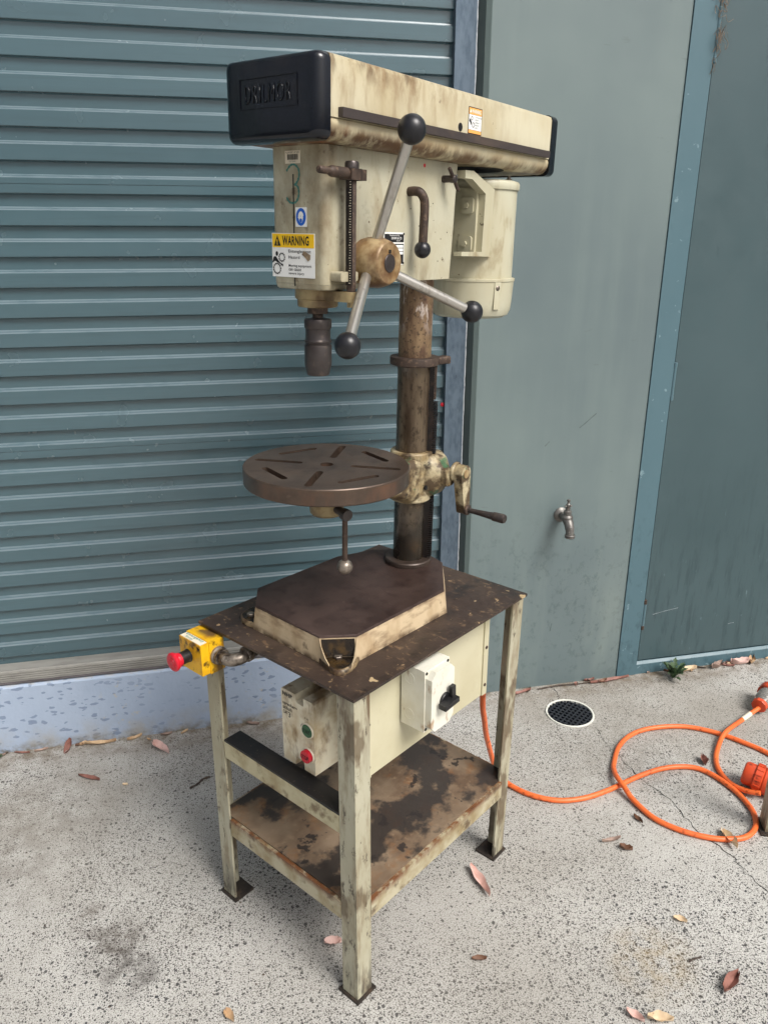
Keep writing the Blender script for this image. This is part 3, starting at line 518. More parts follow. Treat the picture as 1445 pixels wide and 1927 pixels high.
# ------------------------------------------------------------------ stand (own frame: x back along the machine, y across, origin at the near corner)
SYAW = 0.63197; W_, D_ = .5862, .4598; TOP = .75
SM = Matrix.Translation((.2076, 1.1753, 0)) @ Matrix.Rotation(SYAW, 4, 'Z')
cen = Matrix.Translation((W_/2, D_/2, 0))
st = thing('steel_stand', SM @ cen, 'grimy cream angle iron stand with dark steel top and rusty lower shelf', 'stand')
sm = cen.inverted()
bm = nb(); box(bm, 0, W_, 0, D_, TOP-.006, TOP); bev(bm, .0012, 1); obj('top_plate', bm, 'plate', st, sm)
def angle_poly(cx, cy, sx, sy, w=.043, t=.005):
    return [(cx, cy), (cx+sx*w, cy), (cx+sx*w, cy+sy*t), (cx+sx*t, cy+sy*t), (cx+sx*t, cy+sy*w), (cx, cy+sy*w)]
IN = .006
for cx, cy, sx, sy, dx, dy in ((IN, IN, 1, 1, 0, 0), (W_-IN, IN, -1, 1, -.004, .010), (IN, D_-IN, 1, -1, 0, .004), (W_-IN, D_-IN, -1, -1, 0, 0)):
    bm = nb(); A = angle_poly(cx, cy, sx, sy)
    loft(bm, [[(x+dx, y+dy, .006) for x, y in A], [(x+dx*.5, y+dy*.5, .38) for x, y in A], [(x, y, TOP-.0062) for x, y in A]]); bev(bm, .0012, 1)
    lg = obj('leg', bm, 'stand', st, sm)
    bm = nb(); q = .057; x0, x1 = sorted((cx-sx*.006+dx, cx+sx*q-sx*.006+dx)); y0, y1 = sorted((cy-sy*.006+dy, cy+sy*q-sy*.006+dy))
    box(bm, x0, x1, y0, y1, .0002, .0058); bev(bm, .001, 1); lathe(bm, (cx+sx*.032+dx, cy+sy*.032+dy, .0052), (0, 0, 1), [(.006, 0), (.006, .001), (0, .0011)], 14)
    obj('foot', bm, 'foot', lg)
# lower frame rails and shelf
for nm, a in (('x', IN), ('x2', W_-IN), ('y', IN), ('y2', D_-IN)):
    bm = nb(); t = .005; sg = 1 if len(nm) == 1 else -1
    pr = [(a, .2), (a+sg*t, .2), (a+sg*t, .242), (a+sg*.04, .242), (a+sg*.04, .2455), (a, .2455)]
    if nm[0] == 'x': prism(bm, [(u, v) for u, v in pr], .0505, D_-.0505, 'y')
    else: prism(bm, [(u, v) for u, v in pr], .0505, W_-.0505, 'x')
    bev(bm, .001, 1); obj('lower_rail', bm, 'rail', st, sm)
bm = nb(); box(bm, .0135, W_-.0135, .0135, D_-.0135, .2462, .2495); bmesh.ops.subdivide_edges(bm, edges=bm.edges[:], cuts=6, use_grid_fill=True); obj('shelf', bm, 'shelf', st, sm)
bm = nb(); box(bm, IN, IN+.005, .0505, D_-.0505, .421, .4625); bev(bm, .001, 1); obj('mid_rail', bm, 'midrail', st, sm)
bm = nb(); box(bm, IN+.0003, IN+.046, .0505, D_-.0505, .4632, .468); bev(bm, .001, 1); obj('mid_rail_flange', bm, 'black_top', st, sm)
# side sheet hanging inside the near side
bm = nb(); box(bm, .088, .498, .050, .0525, .503, TOP-.0065); bev(bm, .0008, 1); pn = obj('side_panel', bm, 'panel', st, sm)
for x0, x1 in ((.082, .096), (.487, .505)):
    bm = nb(); box(bm, x0, x1, .0462, .0497, .503, TOP-.0065); bev(bm, .001, 1); obj('edge_strip', bm, 'panel', pn)
for x in (.089, .496):
    for z in (.53, .63):
        bm = nb(); lathe(bm, (x, .0462, z), (0, -1, 0), [(.0042, 0), (.0042, .0015), (.002, .003), (0, .003)], 12); obj('screw', bm, 'rusty', pn)

# ---- motor starter box on the mid rail
OX = Matrix.Translation((.08, .2, .468))
sb = thing('starter_box', SM @ OX, 'yellowed plastic motor starter box with green and red push buttons under the stand top', 'starter box')
om = OX.inverted()
pol = [(.155, .4785), (.187, .4785), (.1885, .496), (.196, .5), (.2125, .4965), (.2140, .4785), (.25, .4785), (.2515, .482), (.2515, .648), (.249, .652), (.2085, .652), (.207, .638), (.203, .634), (.186, .6325), (.1845, .636), (.1840, .652), (.158, .652), (.1545, .648)]
bm = nb(); prism(bm, pol, .045, .118, 'x'); bev(bm, .0022, 2, 40, lambda e: all(v.co.x < .046 for v in e.verts)); box_ = obj('housing', bm, 'starter', sb, om)
bm = nb(); box(bm, .1182, .123, .165, .24, .4682, TOP-.0065); obj('mounting_plate', bm, 'stand', sb, om)
ff = fr_front(.0446)
def put(me_or_bm, name, mat, parent, mtx):
    if isinstance(me_or_bm, bmesh.types.BMesh): return obj(name, me_or_bm, mat, parent, mtx)
    return link(name, me_or_bm, mat, parent, mtx)
for y, z, colr, word, pr in ((.1735, .5815, 'green', 'START', .003), (.1735, .5225, 'red', 'STOP', .010)):
    bm = nb(); lathe(bm, (.046, y, z), (-1, 0, 0), [(.0172, 0), (.0172, .003), (.0165, .0042), (.0150, .0042), (.0150, .002)], 28, False); rg = obj('button_ring', bm, 'label', sb, om)
    bm = nb(); lathe(bm, (.0445, y, z), (-1, 0, 0), [(.0143, 0), (.0143, pr), (.0135, pr+.001), (0, pr+.0011)], 28); bt = obj('button', bm, colr, sb, om)
    put(text_mesh(word, .021, .0095, .02, 0, True), 'lettering', 'ink', bt, fr_front(.0445-pr-.0016)(y, z))
bm = nb(); lathe(bm, (.046, .187, .585), (-1, 0, 0), [(.0065, 0), (.0065, .0018), (.003, .002), (.003, .0012), (0, .0012)], 16); obj('lid_screw', bm, 'fitting', sb, om)
put(text_mesh('NHP', .030, .0098, .045), 'lettering', 'ink', box_, ff(.2470, .6365))
put(text_mesh('sprecher+', .044, .0100, .02), 'lettering', 'ink', box_, ff(.2470, .6130))
put(text_mesh('schuh', .027, .0088, .02), 'lettering', 'ink', box_, ff(.2470, .6040))
put(text_mesh('CAT', .015, .0075, .01), 'lettering', 'ink', box_, ff(.2470, .5930))
put(text_mesh('3', .0065, .0125, .01), 'lettering', 'ink', box_, ff(.2310, .5885))
put(text_mesh('IP 65', .012, .004, .0), 'lettering', 'ink', box_, ff(.1825, .6065))

# ---- isolator switch on the side panel
OX = Matrix.Translation((.227, .05, .588))
iso = thing('isolator_switch', SM @ OX, 'white plastic isolator box with black rotary handle on the stand side panel', 'switch'); om = OX.inverted()
bm = nb(); box(bm, .187, .267, -.014, .0456, .588, .728); bev(bm, .002, 2); bx = obj('housing', bm, 'whitebox', iso, om)
bm = nb(); pts = [(.190, .604), (.203, .590), (.251, .590), (.264, .604), (.264, .712), (.251, .726), (.203, .726), (.190, .712)]
prism(bm, pts, -.030, -.0142, 'y'); bev(bm, .0015, 2); lid = obj('lid', bm, 'whitebox', iso, om)
for x, z in ((.1925, .5935), (.2615, .5935), (.1925, .7225), (.2615, .7225)):
    bm = nb(); lathe(bm, (x, -.0142, z), (0, -1, 0), [(.0032, 0), (.0032, .001), (0, .0011)], 12); obj('corner_screw', bm, 'void', bx)
for z in (.617, .70):
    bm = nb(); lathe(bm, (.1868, .024, z), (-1, 0, 0), [(.0125, 0), (.0125, .0006), (.0115, .0007), (.0115, .0003), (0, .0003)], 26); obj('knockout', bm, 'whitebox', bx)
cx, cz = .232, .652
bm = nb(); lathe(bm, (cx, -.030, cz), (0, -1, 0), [(.016, 0), (.016, .004), (.0145, .0055), (0, .0056)], 28); obj('dial', bm, 'blackp', iso, om)
bm = nb(); box(bm, -.026, .020, -.0535, -.0355, -.0055, .0055); bev(bm, .003, 2); box(bm, .008, .020, -.0445, -.036, .004, .03)
obj('handle', bm, 'blackp', iso, om @ Matrix.Translation((cx, 0, cz)) @ Matrix.Rotation(radians(-4), 4, 'Y'))

# ---- emergency stop on the far front leg
OX = Matrix.Translation((-.02, .42, .667))
es = thing('emergency_stop', SM @ OX, 'yellow emergency stop box with red mushroom button on the left stand leg', 'emergency stop'); om = OX.inverted()
bm = nb(); box(bm, -.052, .0045, .383, .457, .667, .738); bev(bm, .004, 3); eb = obj('housing', bm, 'yellow', es, om)
bm = nb(); box(bm, -.032, .0048, .381, .459, .665, .7395); bev(bm, .004, 3); obj('rear_half', bm, 'yellow', es, om)
bm = nb(); lathe(bm, (-.050, .428, .701), (-1, 0, 0), [(.0145, 0), (.0145, .004), (.0135, .005), (.0135, .026)], 28); obj('collar', bm, 'blackp', es, om)
bm = nb(); lathe(bm, (-.074, .428, .701), (-1, 0, 0), [(.0145, 0), (.0150, .008), (.0145, .009), (.019, .0105), (.0205, .013), (.0205, .017), (.018, .0195), (.0125, .0202), (.012, .0194), (.0112, .0194), (.0108, .0205), (.0072, .0208), (.0068, .020), (.006, .020), (.0056, .0209), (0, .021)], 32); rb = obj('mushroom_button', bm, 'red', es, om)
for i in range(14):
    a = 2*pi*i/14; bm = nb(); box(bm, -.0845, -.078, -.0007, .0007, .0143, .0158); obj('grip_rib', bm, 'red', rb, Matrix.Translation((0, .428, .701)) @ Matrix.Rotation(a, 4, 'X'))
bm = nb(); prism(bm, rrect(-.0505, -.0335, .386, .455, .001, 2), .7385, .7392); lb = obj('paper_label', bm, 'label', es, om)
tl = lambda x, y: Matrix(((0, 1, 0, x), (-1, 0, 0, y), (0, 0, 1, .7396), (0, 0, 0, 1)))
put(text_mesh('Emergency', .058, .009, .012), 'lettering', 'teal_ink', lb, tl(-.042, .450))
put(text_mesh('Stop', .024, .007, .012), 'lettering', 'teal_ink', lb, tl(-.0495, .442))
bm = nb(); lathe(bm, (-.0515, .3905, .729), (-1, 0, 0), [(.003, 0), (.003, .001), (0, .001)], 12); obj('lid_screw', bm, 'void', es, om)
bm = nb(); lathe(bm, (-.012, .3815, .703), (0, -1, 0), [(.020, 0), (.020, .005), (.0165, .007), (.0165, .011), (.018, .012), (.018, .015)], 24); obj('gland_nut', bm, 'fitting', es, om)
bm = nb(); tube(bm, cr([(-.012, .368, .703), (-.012, .352, .703), (-.006, .338, .704), (.008, .330, .706), (.022, .329, .709)]), .0135, 18); obj('elbow', bm, 'fitting', es, om)
bm = nb(); lathe(bm, (.018, .329, .709), (1, 0, .12), [(.0165, 0), (.0175, .002), (.0175, .012), (.0165, .014)], 24); obj('gland_nut', bm, 'fitting', es, om)
bm = nb(); tube(bm, cr([(.028, .329, .710), (.07, .329, .716), (.16, .32, .72), (.30, .26, .725)]), .0155, 16); obj('conduit', bm, 'hose', es, om)

# ------------------------------------------------------------------ drill press
HS, LEAN = .70759, .01901
DO = Vector((.4245, 1.646, TOP))
DM = Matrix.Translation(DO) @ Matrix.Rotation(SYAW, 4, 'Z')
HL = Matrix.Rotation(-SYAW, 4, 'Z') @ Matrix.Rotation(LEAN, 4, Vector((sin(YAW), cos(YAW), 0))) @ Matrix.Rotation(HS, 4, 'Z')   # head and column: turned on the base and leaning a little
dp = thing('drill_press', DM, 'old cream pedestal drill press with black front cap and round iron table', 'drill press')
bx0, by0 = -.453, -.2517         # base polygons are given from the stand's near corner
bl = Matrix.Translation((bx0, by0, 0))
def B(pts): return pts
topo = [(.0545, .1421), (.1052, .0915), (.3805, .088), (.4978, .1815), (.52, .25), (.4978, .31), (.4451, .3576), (.36, .392), (.1167, .398), (.0601, .3386)]
bot = [(.050, .136), (.1002, .0855), (.3845, .0815), (.505, .178), (.528, .25), (.505, .315), (.449, .364), (.362, .399), (.113, .405), (.055, .343)]
mid = [((a[0]+b[0])/2, (a[1]+b[1])/2) for a, b in zip(topo, bot)]
bm = nb(); loft(bm, [[(x, y, .0005) for x, y in bot], [(x, y, .0515) for x, y in topo]]); bev(bm, .002, 2, 40); bs = obj('base', bm, 'base_side', dp, bl)
ins = lambda P, k: [(x+(.28-x)*k, y+(.245-y)*k) for x, y in P]
bm = nb(); loft(bm, [[(x, y, .0512) for x, y in ins(topo, -.002)], [(x, y, .0548) for x, y in ins(topo, .001)], [(x, y, .0562) for x, y in ins(topo, .008)]]); obj('base_top', bm, 'base_top', dp, bl)
LUG0 = [(.066, .165), (.0500, .140), (.0425, .115), (.0375, .092), (.0385, .079), (.0480, .0705), (.066, .0695), (.088, .076), (.106, .0855), (.122, .092), (.115, .12), (.09, .14)]
LUG1 = [(.13, .385), (.130, .402), (.112, .409), (.085, .408), (.066, .399), (.0560, .383), (.0545, .362), (.058, .335), (.075, .335), (.11, .37)]
for pts, cx, cy in ((LUG0, .078, .110), (LUG1, .083, .376)):      # bolt lugs in the cut-off corners
    bm = nb(); loft(bm, [[(x, y, .0006) for x, y in pts], [(x+(cx-x)*.02, y+(cy-y)*.02, .0095) for x, y in pts], [(x+(cx-x)*.08, y+(cy-y)*.08, .0115) for x, y in pts]]); obj('bolt_lug', bm, 'lug', bs, None, 50)
    bm = nb(); prism(bm, [(x+(cx-x)*.14, y+(cy-y)*.14) for x, y in pts], .0112, .0122); obj('oil_film', bm, 'oil', bs)
    bm = nb(); lathe(bm, (cx-.006, cy, .0122), (0, 0, 1), [(.0085, 0), (.0085, .005), (.0075, .006), (0, .006)], 6); obj('bolt', bm, 'fitting', bs)
for outl, nv in (([(.0545, .1421, .0512), (.0503, .1362, .0006), (.0408, .103, .0006), (.0412, .104, .0125), (.0445, .117, .020), (.0500, .133, .036)], (.0022, .0006, 0)),
                 ([(.1052, .0915, .0512), (.1004, .0857, .0006), (.0690, .0702, .0006), (.0700, .0708, .0125), (.083, .0765, .020), (.0985, .0868, .036)], (.0006, .0022, 0))):
    bm = nb(); loft(bm, [[Vector(p) for p in outl], [Vector(p)+Vector(nv) for p in outl]]); obj('corner_web', bm, 'base_side', bs, None, 25)
for a, b in ((topo[0], topo[1]),):
    p0, p1 = Vector((*bot[0], 0)), Vector((*bot[1], 0)); q0, q1 = Vector((*topo[0], 0)), Vector((*topo[1], 0))
    nrm = Vector((p1.y-p0.y, -(p1.x-p0.x), 0)).normalized(); nrm = nrm if nrm.x < 0 else -nrm
    bm = nb(); k = .0012
    e = lambda P, Q, t, z: tuple((P.lerp(Q, t)+nrm*k+Vector((0, 0, z))))
    vs = [bm.verts.new(p) for p in (e(p0, p1, .06, .015), e(p0, p1, .94, .015), e(q0, q1, .95, .049), e(q0, q1, .05, .049))]; bm.faces.new(vs)
    obj('oil_film', bm, 'oil', bs)
H = lambda name, bm, mat, parent=None: obj(name, bm, mat, parent or dp, HL if parent is None else None)
# column, rings, rack
bm = nb(); lathe(bm, (0, 0, .05), (0, 0, 1), [(.0357, 0), (.0357, .48)], 48); H('column', bm, 'column_lo')
bm = nb(); lathe(bm, (0, 0, .5305), (0, 0, 1), [(.0357, 0), (.0357, .17)], 48); H('upper_column', bm, 'column_up')
bm = nb(); lathe(bm, (0, 0, .0565), (0, 0, 1), [(.054, 0), (.055, .001), (.055, .009), (.053, .0115), (.040, .012)], 48); H('base_ring', bm, 'iron')
bm = nb(); lathe(bm, (0, 0, .5185), (0, 0, 1), [(.050, 0), (.0535, .002), (.0535, .016), (.0525, .0178), (.040, .0185)], 48); ring = H('stop_ring', bm, 'rusty')
bm = nb(); a = radians(-35); lathe(bm, (.0532*cos(a), .0532*sin(a), .528), (cos(a), sin(a), 0), [(.0022, 0), (.0022, .001), (0, .001)], 10); obj('grub_hole', bm, 'void', ring)
bm = nb(); loft(bm, [[(x, y+dy, z) for dy, z in rrect(-.011, .011, .519, .536, .004, 3)] for x, y in ((.030, -.034), (.046, -.040), (.060, -.044))]); bev(bm, .002, 2); obj('ring_lug', bm, 'rusty', ring)
ra = radians(-60); RM = Matrix.Rotation(ra, 4, 'Z')
bm = nb(); box(bm, .034, .0455, -.0085, .0085, .0690, .5183); rk = obj('rack', bm, 'grease', dp, HL @ RM)
bm = nb(); zz = .072
while zz < .44:
    loft(bm, [[(.0452, y, zz), (.0550, y, zz+.0013), (.0550, y, zz+.0024), (.0452, y, zz+.0038)] for y in (-.0085, .0085)]); zz += .0052
t_ = obj('rack_teeth', bm, 'grease', dp, HL @ RM, 20); t_['kind'] = 'stuff'
bm = nb(); box(bm, .0456, .050, -.0085, .0085, .445, .5183); obj('rack_end', bm, 'rusty', dp, HL @ RM)
# table arm: collar round the column, gear housing, arm to the table boss
bm = nb(); lathe(bm, (0, 0, .212), (0, 0, 1), [(.0362, 0), (.0455, .001), (.0475, .004), (.0475, .030), (.046, .06), (.0475, .098), (.0480, .104), (.0480, .113), (.046, .116), (.0362, .116)], 40, False); ca = H('table_collar', bm, 'arm')
bm = nb(); loft(bm, [[(.030+dx*s_, y, .272+dz*s2) for dx, dz in rrect(-.045, .045, -.052, .052, .03, 6)] for y, s_, s2 in ((.0, 1, 1.05), (-.042, .98, 1.0), (-.056, .82, .85), (-.066, .62, .62), (-.074, .44, .42), (-.088, .40, .38))]); H('gear_housing', bm, 'arm')
bm = nb(); loft(bm, [[(x, y*s1, z0+(zc)*s2) for y, zc in rrect(-.045, .045, -.05, .04, .02, 4)] for x, s1, z0, s2 in ((.0, 1, .275, 1.15), (-.05, 1.0, .273, 1.1), (-.12, .8, .285, .7), (-.22, .66, .294, .55), (-.27, .6, .296, .5))]); H('table_arm', bm, 'arm')
TC = Vector((-.287, .004, 0))
bm = nb(); lathe(bm, (TC.x, TC.y, .252), (0, 0, 1), [(.030, 0), (.034, .004), (.035, .03), (.042, .068)], 32); H('table_boss', bm, 'quill')
bm = nb(); cyl(bm, (0, -.0465, .275), (0, -.0505, .275), .005, n=12); obj('housing_hole', bm, 'void', dp, HL @ Matrix.Translation((-.012, -.002, -.025)))
# crank
CR = Vector((.047, 0, .282))
bm = nb(); lathe(bm, CR+Vector((0, -.087, 0)), (0, -1, 0), [(.021, 0), (.023, .002), (.023, .006), (.021, .008), (.0205, .009)], 28); H('crank_washer', bm, 'arm')
bm = nb()
E_ = [(CR.x+.0, CR.z), (CR.x+.012, CR.z-.088)]
def capsule(c0, r0, c1, r1, n=10):
    d = math.atan2(c1[1]-c0[1], c1[0]-c0[0]); out = []
    for i in range(n+1): a = d+pi/2+pi*i/n; out.append((c0[0]+r0*cos(a), c0[1]+r0*sin(a)))
    for i in range(n+1): a = d-pi/2+pi*i/n; out.append((c1[0]+r1*cos(a), c1[1]+r1*sin(a)))
    return out
prism(bm, capsule(E_[0], .0195, E_[1], .0115), -.118, -.0965, 'y'); bev(bm, .003, 3, 40); crk = H('crank_arm', bm, 'arm')
bm = nb(); lathe(bm, (E_[0][0], -.118, E_[0][1]), (0, -1, 0), [(.010, 0), (.010, .0015), (.007, .002), (0, .002)], 22); obj('shaft_end', bm, 'hub', crk)
bm = nb(); lathe(bm, (E_[1][0], -.116, E_[1][1]), (0, -1, 0), [(.0125, 0), (.0125, .006), (.0095, .008)], 22); obj('handle_collar', bm, 'rusty', crk)
bm = nb(); lathe(bm, (E_[1][0], -.122, E_[1][1]), (0, -1, 0), [(.0058, 0), (.0062, .02), (.0075, .045), (.0088, .062), (.0088, .064), (.0105, .066), (.0108, .09), (.009, .0945), (0, .096)], 22); obj('handle', bm, 'gunmetal', crk)
# round slotted table
bm = nb(); lathe(bm, (TC.x, TC.y, .3215), (0, 0, 1), [(.150, 0), (.1615, .0), (.1635, .002), (.1635, .0312), (.162, .033)], 96)
tme = bpy.data.meshes.new('table'); bmesh.ops.recalc_face_normals(bm, faces=bm.faces); bm.to_mesh(bm and tme); bm.free()
cb = nb()
def slot(cx, cy, ang, ln, wd):
    pts = []
    for i in range(9): a = ang-pi/2+pi*i/8; pts.append((cx+cos(ang)*ln/2+wd/2*cos(a), cy+sin(ang)*ln/2+wd/2*sin(a)))
    for i in range(9): a = ang+pi/2+pi*i/8; pts.append((cx-cos(ang)*ln/2+wd/2*cos(a), cy-sin(ang)*ln/2+wd/2*sin(a)))
    prism(cb, pts, .337, .38)
for k in range(4):
    a = radians(27+90*k); slot(TC.x+.098*cos(a), TC.y+.098*sin(a), a, .084, .0148)
    a = radians(72+90*k); slot(TC.x+.115*cos(a), TC.y+.115*sin(a), a+pi/2, .076, .0140)
lathe(cb, (TC.x, TC.y, .33), (0, 0, 1), [(.0135, 0), (.0135, .06)], 24)
bmesh.ops.recalc_face_normals(cb, faces=cb.faces); cme = bpy.data.meshes.new('cut'); cb.to_mesh(cme); cb.free()
to = bpy.data.objects.new('t', tme); co = bpy.data.objects.new('c', cme); COL.objects.link(to); COL.objects.link(co)
md = to.modifiers.new('b', 'BOOLEAN'); md.object = co; md.operation = 'DIFFERENCE'; md.solver = 'EXACT'
fin = bpy.data.meshes.new_from_object(to.evaluated_get(bpy.context.evaluated_depsgraph_get()))
bpy.data.objects.remove(to); bpy.data.objects.remove(co); finish(fin, 30)
fin.name = 'work_table'; fin.materials.clear(); link('work_table', fin, 'tabletop', dp, HL)
# clamp below the table
bm = nb(); cyl(bm, (TC.x, TC.y-.01, .272), (-.305, -.062, .268), .0085, n=16); cyl(bm, (-.302, -.052, .268), (-.306, -.066, .268), .012, n=18, ch=.001); cl = H('table_clamp', bm, 'gunmetal')
bm = nb(); cyl(bm, (-.305, -.058, .262), (-.305, -.058, .168), .0056, n=14); obj('clamp_rod', bm, 'rusty', cl)
bm = nb(); ball(bm, (-.305, -.058, .158), .0158); obj('clamp_ball', bm, 'fitting', cl)

# head casting
bm = nb(); loft(bm, [[(x, y, z) for x, y in rrect(-.364, .046+dx, -.062, .062, .014, 5)] for z, dx in ((.6995, -.010), (.7005, -.010), (.78, -.004), (.9185, .003))]); hc = H('head_casting', bm, 'casting')
bm = nb(); loft(bm, [[(x, y, z) for x, y in rrect(-.364+i, -.262-i, -.062+i, .062-i, .014, 5)] for z, i in ((.690, .004), (.692, .0015), (.6992, .0))]); obj('nose', bm, 'casting', hc)
bm = nb(); loft(bm, [[(x, y, z) for x, z in rrect(-.352, -.306, .706, .722, .004, 3)] for y in (-.055, -.086)]); bev(bm, .002, 2); obj('rod_lug', bm, 'casting', hc)
bm = nb(); box(bm, -.3648, -.3635, .0070, .0088, .695, .875); obj('split_line', bm, 'void', hc)
bm = nb(); lathe(bm, (-.0783, -.0615, .9075), (0, -1, 0), [(.0035, 0), (.0035, .0008), (0, .0008)], 12); obj('plug_hole', bm, 'red', hc)
for x, z in ((-.045, .842), (-.09, .80), (.01, .79), (-.12, .83), (-.02, .735)):
    bm = nb(); lathe(bm, (x, -.0617, z), (0, -1, 0), [(.0013, 0), (.0013, .0006), (0, .0006)], 8); obj('chip', bm, 'void', hc)
# belt cover
bm = nb()
pr = [(-.104, .9515), (-.104, 1.030), (-.1015, 1.0365), (-.095, 1.0392), (.095, 1.0392), (.1015, 1.0365), (.104, 1.030), (.104, .9515)]
loft(bm, [[(x, y, z) for y, z in pr] for x in (-.3985, -.2, 0, .2, .3675)]); bc = H('belt_cover', bm, 'belt', None)
bm = nb(); pr = [(-.1015, .9505), (-.1035, .944)]+[(-.0795-.024*cos(a), .943-.024*sin(a)) for a in [pi/2*i/6 for i in range(7)]][1:]+[(.0795+.024*sin(a), .943-.024*cos(a)) for a in [pi/2*i/6 for i in range(7)]]+[(.1035, .944), (.1015, .9505)]
loft(bm, [[(x, y, z) for y, z in pr] for x in (-.3985, -.2, 0, .2, .3675)]); tr = H('belt_tray', bm, 'tray')
bm = nb(); box(bm, -.3805, .3425, -.1135, -.1035, .9525, .9660); bev(bm, .001, 1); obj('grip_strip', bm, 'bar', bc)
def cap(x0, x1, name, e=0., R=.019):
    sg = 1 if x1 > x0 else -1; bm = nb(); rings = []
    for t in (0, .25, .5, .75, 1.0):
        pass
    L_ = abs(x1-x0)
    seq = [(0, 0)]+[(L_-R+R*sin(a), R-R*cos(a)) for a in [pi/2*i/6 for i in range(7)]]
    for d, i in seq: k_ = i*.45; rings.append([(x0+sg*d, y, z) for y, z in rrect(-.1045-e+i, .1045+e-i, .9180-e+k_, 1.0398+e-k_, max(.014-k_*.8, .004), 6)])
    loft(bm, rings); return H(name, bm, 'navy')
fc = cap(-.3986, -.4255, 'front_cap'); cap(.3570, .3925, 'rear_cap', .0018, .012)
for y0, y1, z0, z1 in ((-.0615, .0635, .9665, .9678), (-.0615, .0635, 1.0095, 1.0108), (-.0615, -.0602, .9678, 1.0095), (.0622, .0635, .9678, 1.0095)):
    bm = nb(); box(bm, -.4272, -.4250, y0, y1, z0, z1); bev(bm, .0004, 1); obj('panel_rim', bm, 'navy', fc)
put(text_mesh('DRILMOR', .100, .0265, -.012, .0020, False, 1.25), 'raised_lettering', 'navy', fc, fr_front(-.4254)(.0515, .9745))
for y, z in ((-.084, .9605), (.084, .9605)):
    bm = nb(); lathe(bm, (-.4245, y, z), (-1, 0, 0), [(.0062, -.004), (.0062, .0006), (0, .0006)], 18); sc_ = obj('screw_hole', bm, 'void', fc)
bm = nb(); lathe(bm, (-.0253, -.1038, .9762), (0, -1, 0), [(.0068, 0), (.0068, .0008), (.0045, .001), (.0045, .0006), (0, .0006)], 20); obj('cover_hole', bm, 'void', bc)
bm = nb(); lathe(bm, (-.0253, -.10385, .9762), (0, -1, 0), [(.0078, 0), (.0078, .0004), (.0066, .0005)], 20, False); obj('rust_ring', bm, 'rusty', bc)
# motor, cowl, bracket
MX = .222
bm = nb(); lathe(bm, (MX, 0, .69), (0, 0, 1), [(.0912, 0), (.0905, .19), (.094, .1905), (.0950, .195), (.0950, .203), (.0925, .207), (.085, .2095), (.03, .211)], 48); mt = H('motor', bm, 'motor')
bm = nb(); lathe(bm, (MX, 0, .6925), (0, 0, -1), [(.0965, -.003), (.0985, -.002), (.0985, .003), (.0968, .005), (.0945, .05), (.0925, .068), (.088, .078), (.078, .084), (.0, .0865)], 48); cw = obj('motor_cowl', bm, 'motor', dp, HL)
aa = radians(-112)
bm = nb(); lathe(bm, (MX+.0962*cos(aa), .0962*sin(aa), .676), (cos(aa), sin(aa), 0), [(.0055, 0), (.0055, .002), (.0035, .0036), (0, .0037)], 14); obj('cowl_screw', bm, 'fitting', cw)
bm = nb(); box(bm, -.0085, .0085, -.0976, -.0930, .630, .6938); obj('cowl_strap', bm, 'motor', cw, Matrix.Translation((MX, 0, 0)) @ Matrix.Rotation(aa+pi/2, 4, 'Z'))
bm = nb(); lathe(bm, (.165, .0, .9187), (0, 0, -1), [(.085, 0), (.085, .0006), (0, .0007)], 36); obj('shaft_opening', bm, 'void', tr)
for a in (-150, -60, 30, 120):
    aa = radians(a); bm = nb(); cyl(bm, (MX+.07*cos(aa), .07*sin(aa), .898), (MX+.07*cos(aa), .07*sin(aa), .9105), .004, n=10); cyl(bm, (MX+.07*cos(aa), .07*sin(aa), .9005), (MX+.07*cos(aa), .07*sin(aa), .905), .0075, n=6); obj('stud', bm, 'fitting', mt)
bm = nb(); outer = [(.046, .907), (.076, .9095), (.128, .9), (.1668, .8784), (.1668, .7445), (.050, .7445)]; inner = [(.050, .7545), (.126, .7545), (.1285, .866), (.110, .880), (.074, .8935), (.046, .892)]
pr = outer+inner
prism(bm, [(.046, .908), (.078, .9085), (.1668, .8784), (.1668, .7425), (.046, .7445), (.046, .7525), (.128, .7525), (.1305, .868), (.074, .893), (.046, .893)], -.077, -.058, 'y'); bev(bm, .003, 2, 30); br = H('motor_bracket', bm, 'motor')
bm = nb(); box(bm, .121, .1300, -.062, .07, .7465, .88); bev(bm, .002, 2); obj('bracket_web', bm, 'motor', br)
bm = nb(); prism(bm, [(.046, .89), (.07, .89), (.062, .86), (.056, .80), (.054, .77), (.046, .765)], -.045, -.036, 'y'); bev(bm, .002, 2); obj('bracket_rib', bm, 'motor', br)
for z in (.768, .845):
    bm = nb(); loft(bm, [[(x, y, zz) for y, zz in rrect(-.056, -.024, z-.016, z+.016, .006, 3)] for x in (.1215, .1165)]); lathe(bm, (.1165, -.040, z), (-1, 0, 0), [(.0065, 0), (.0065, .005), (0, .0052)], 6); obj('bolt_lug', bm, 'motor', br)
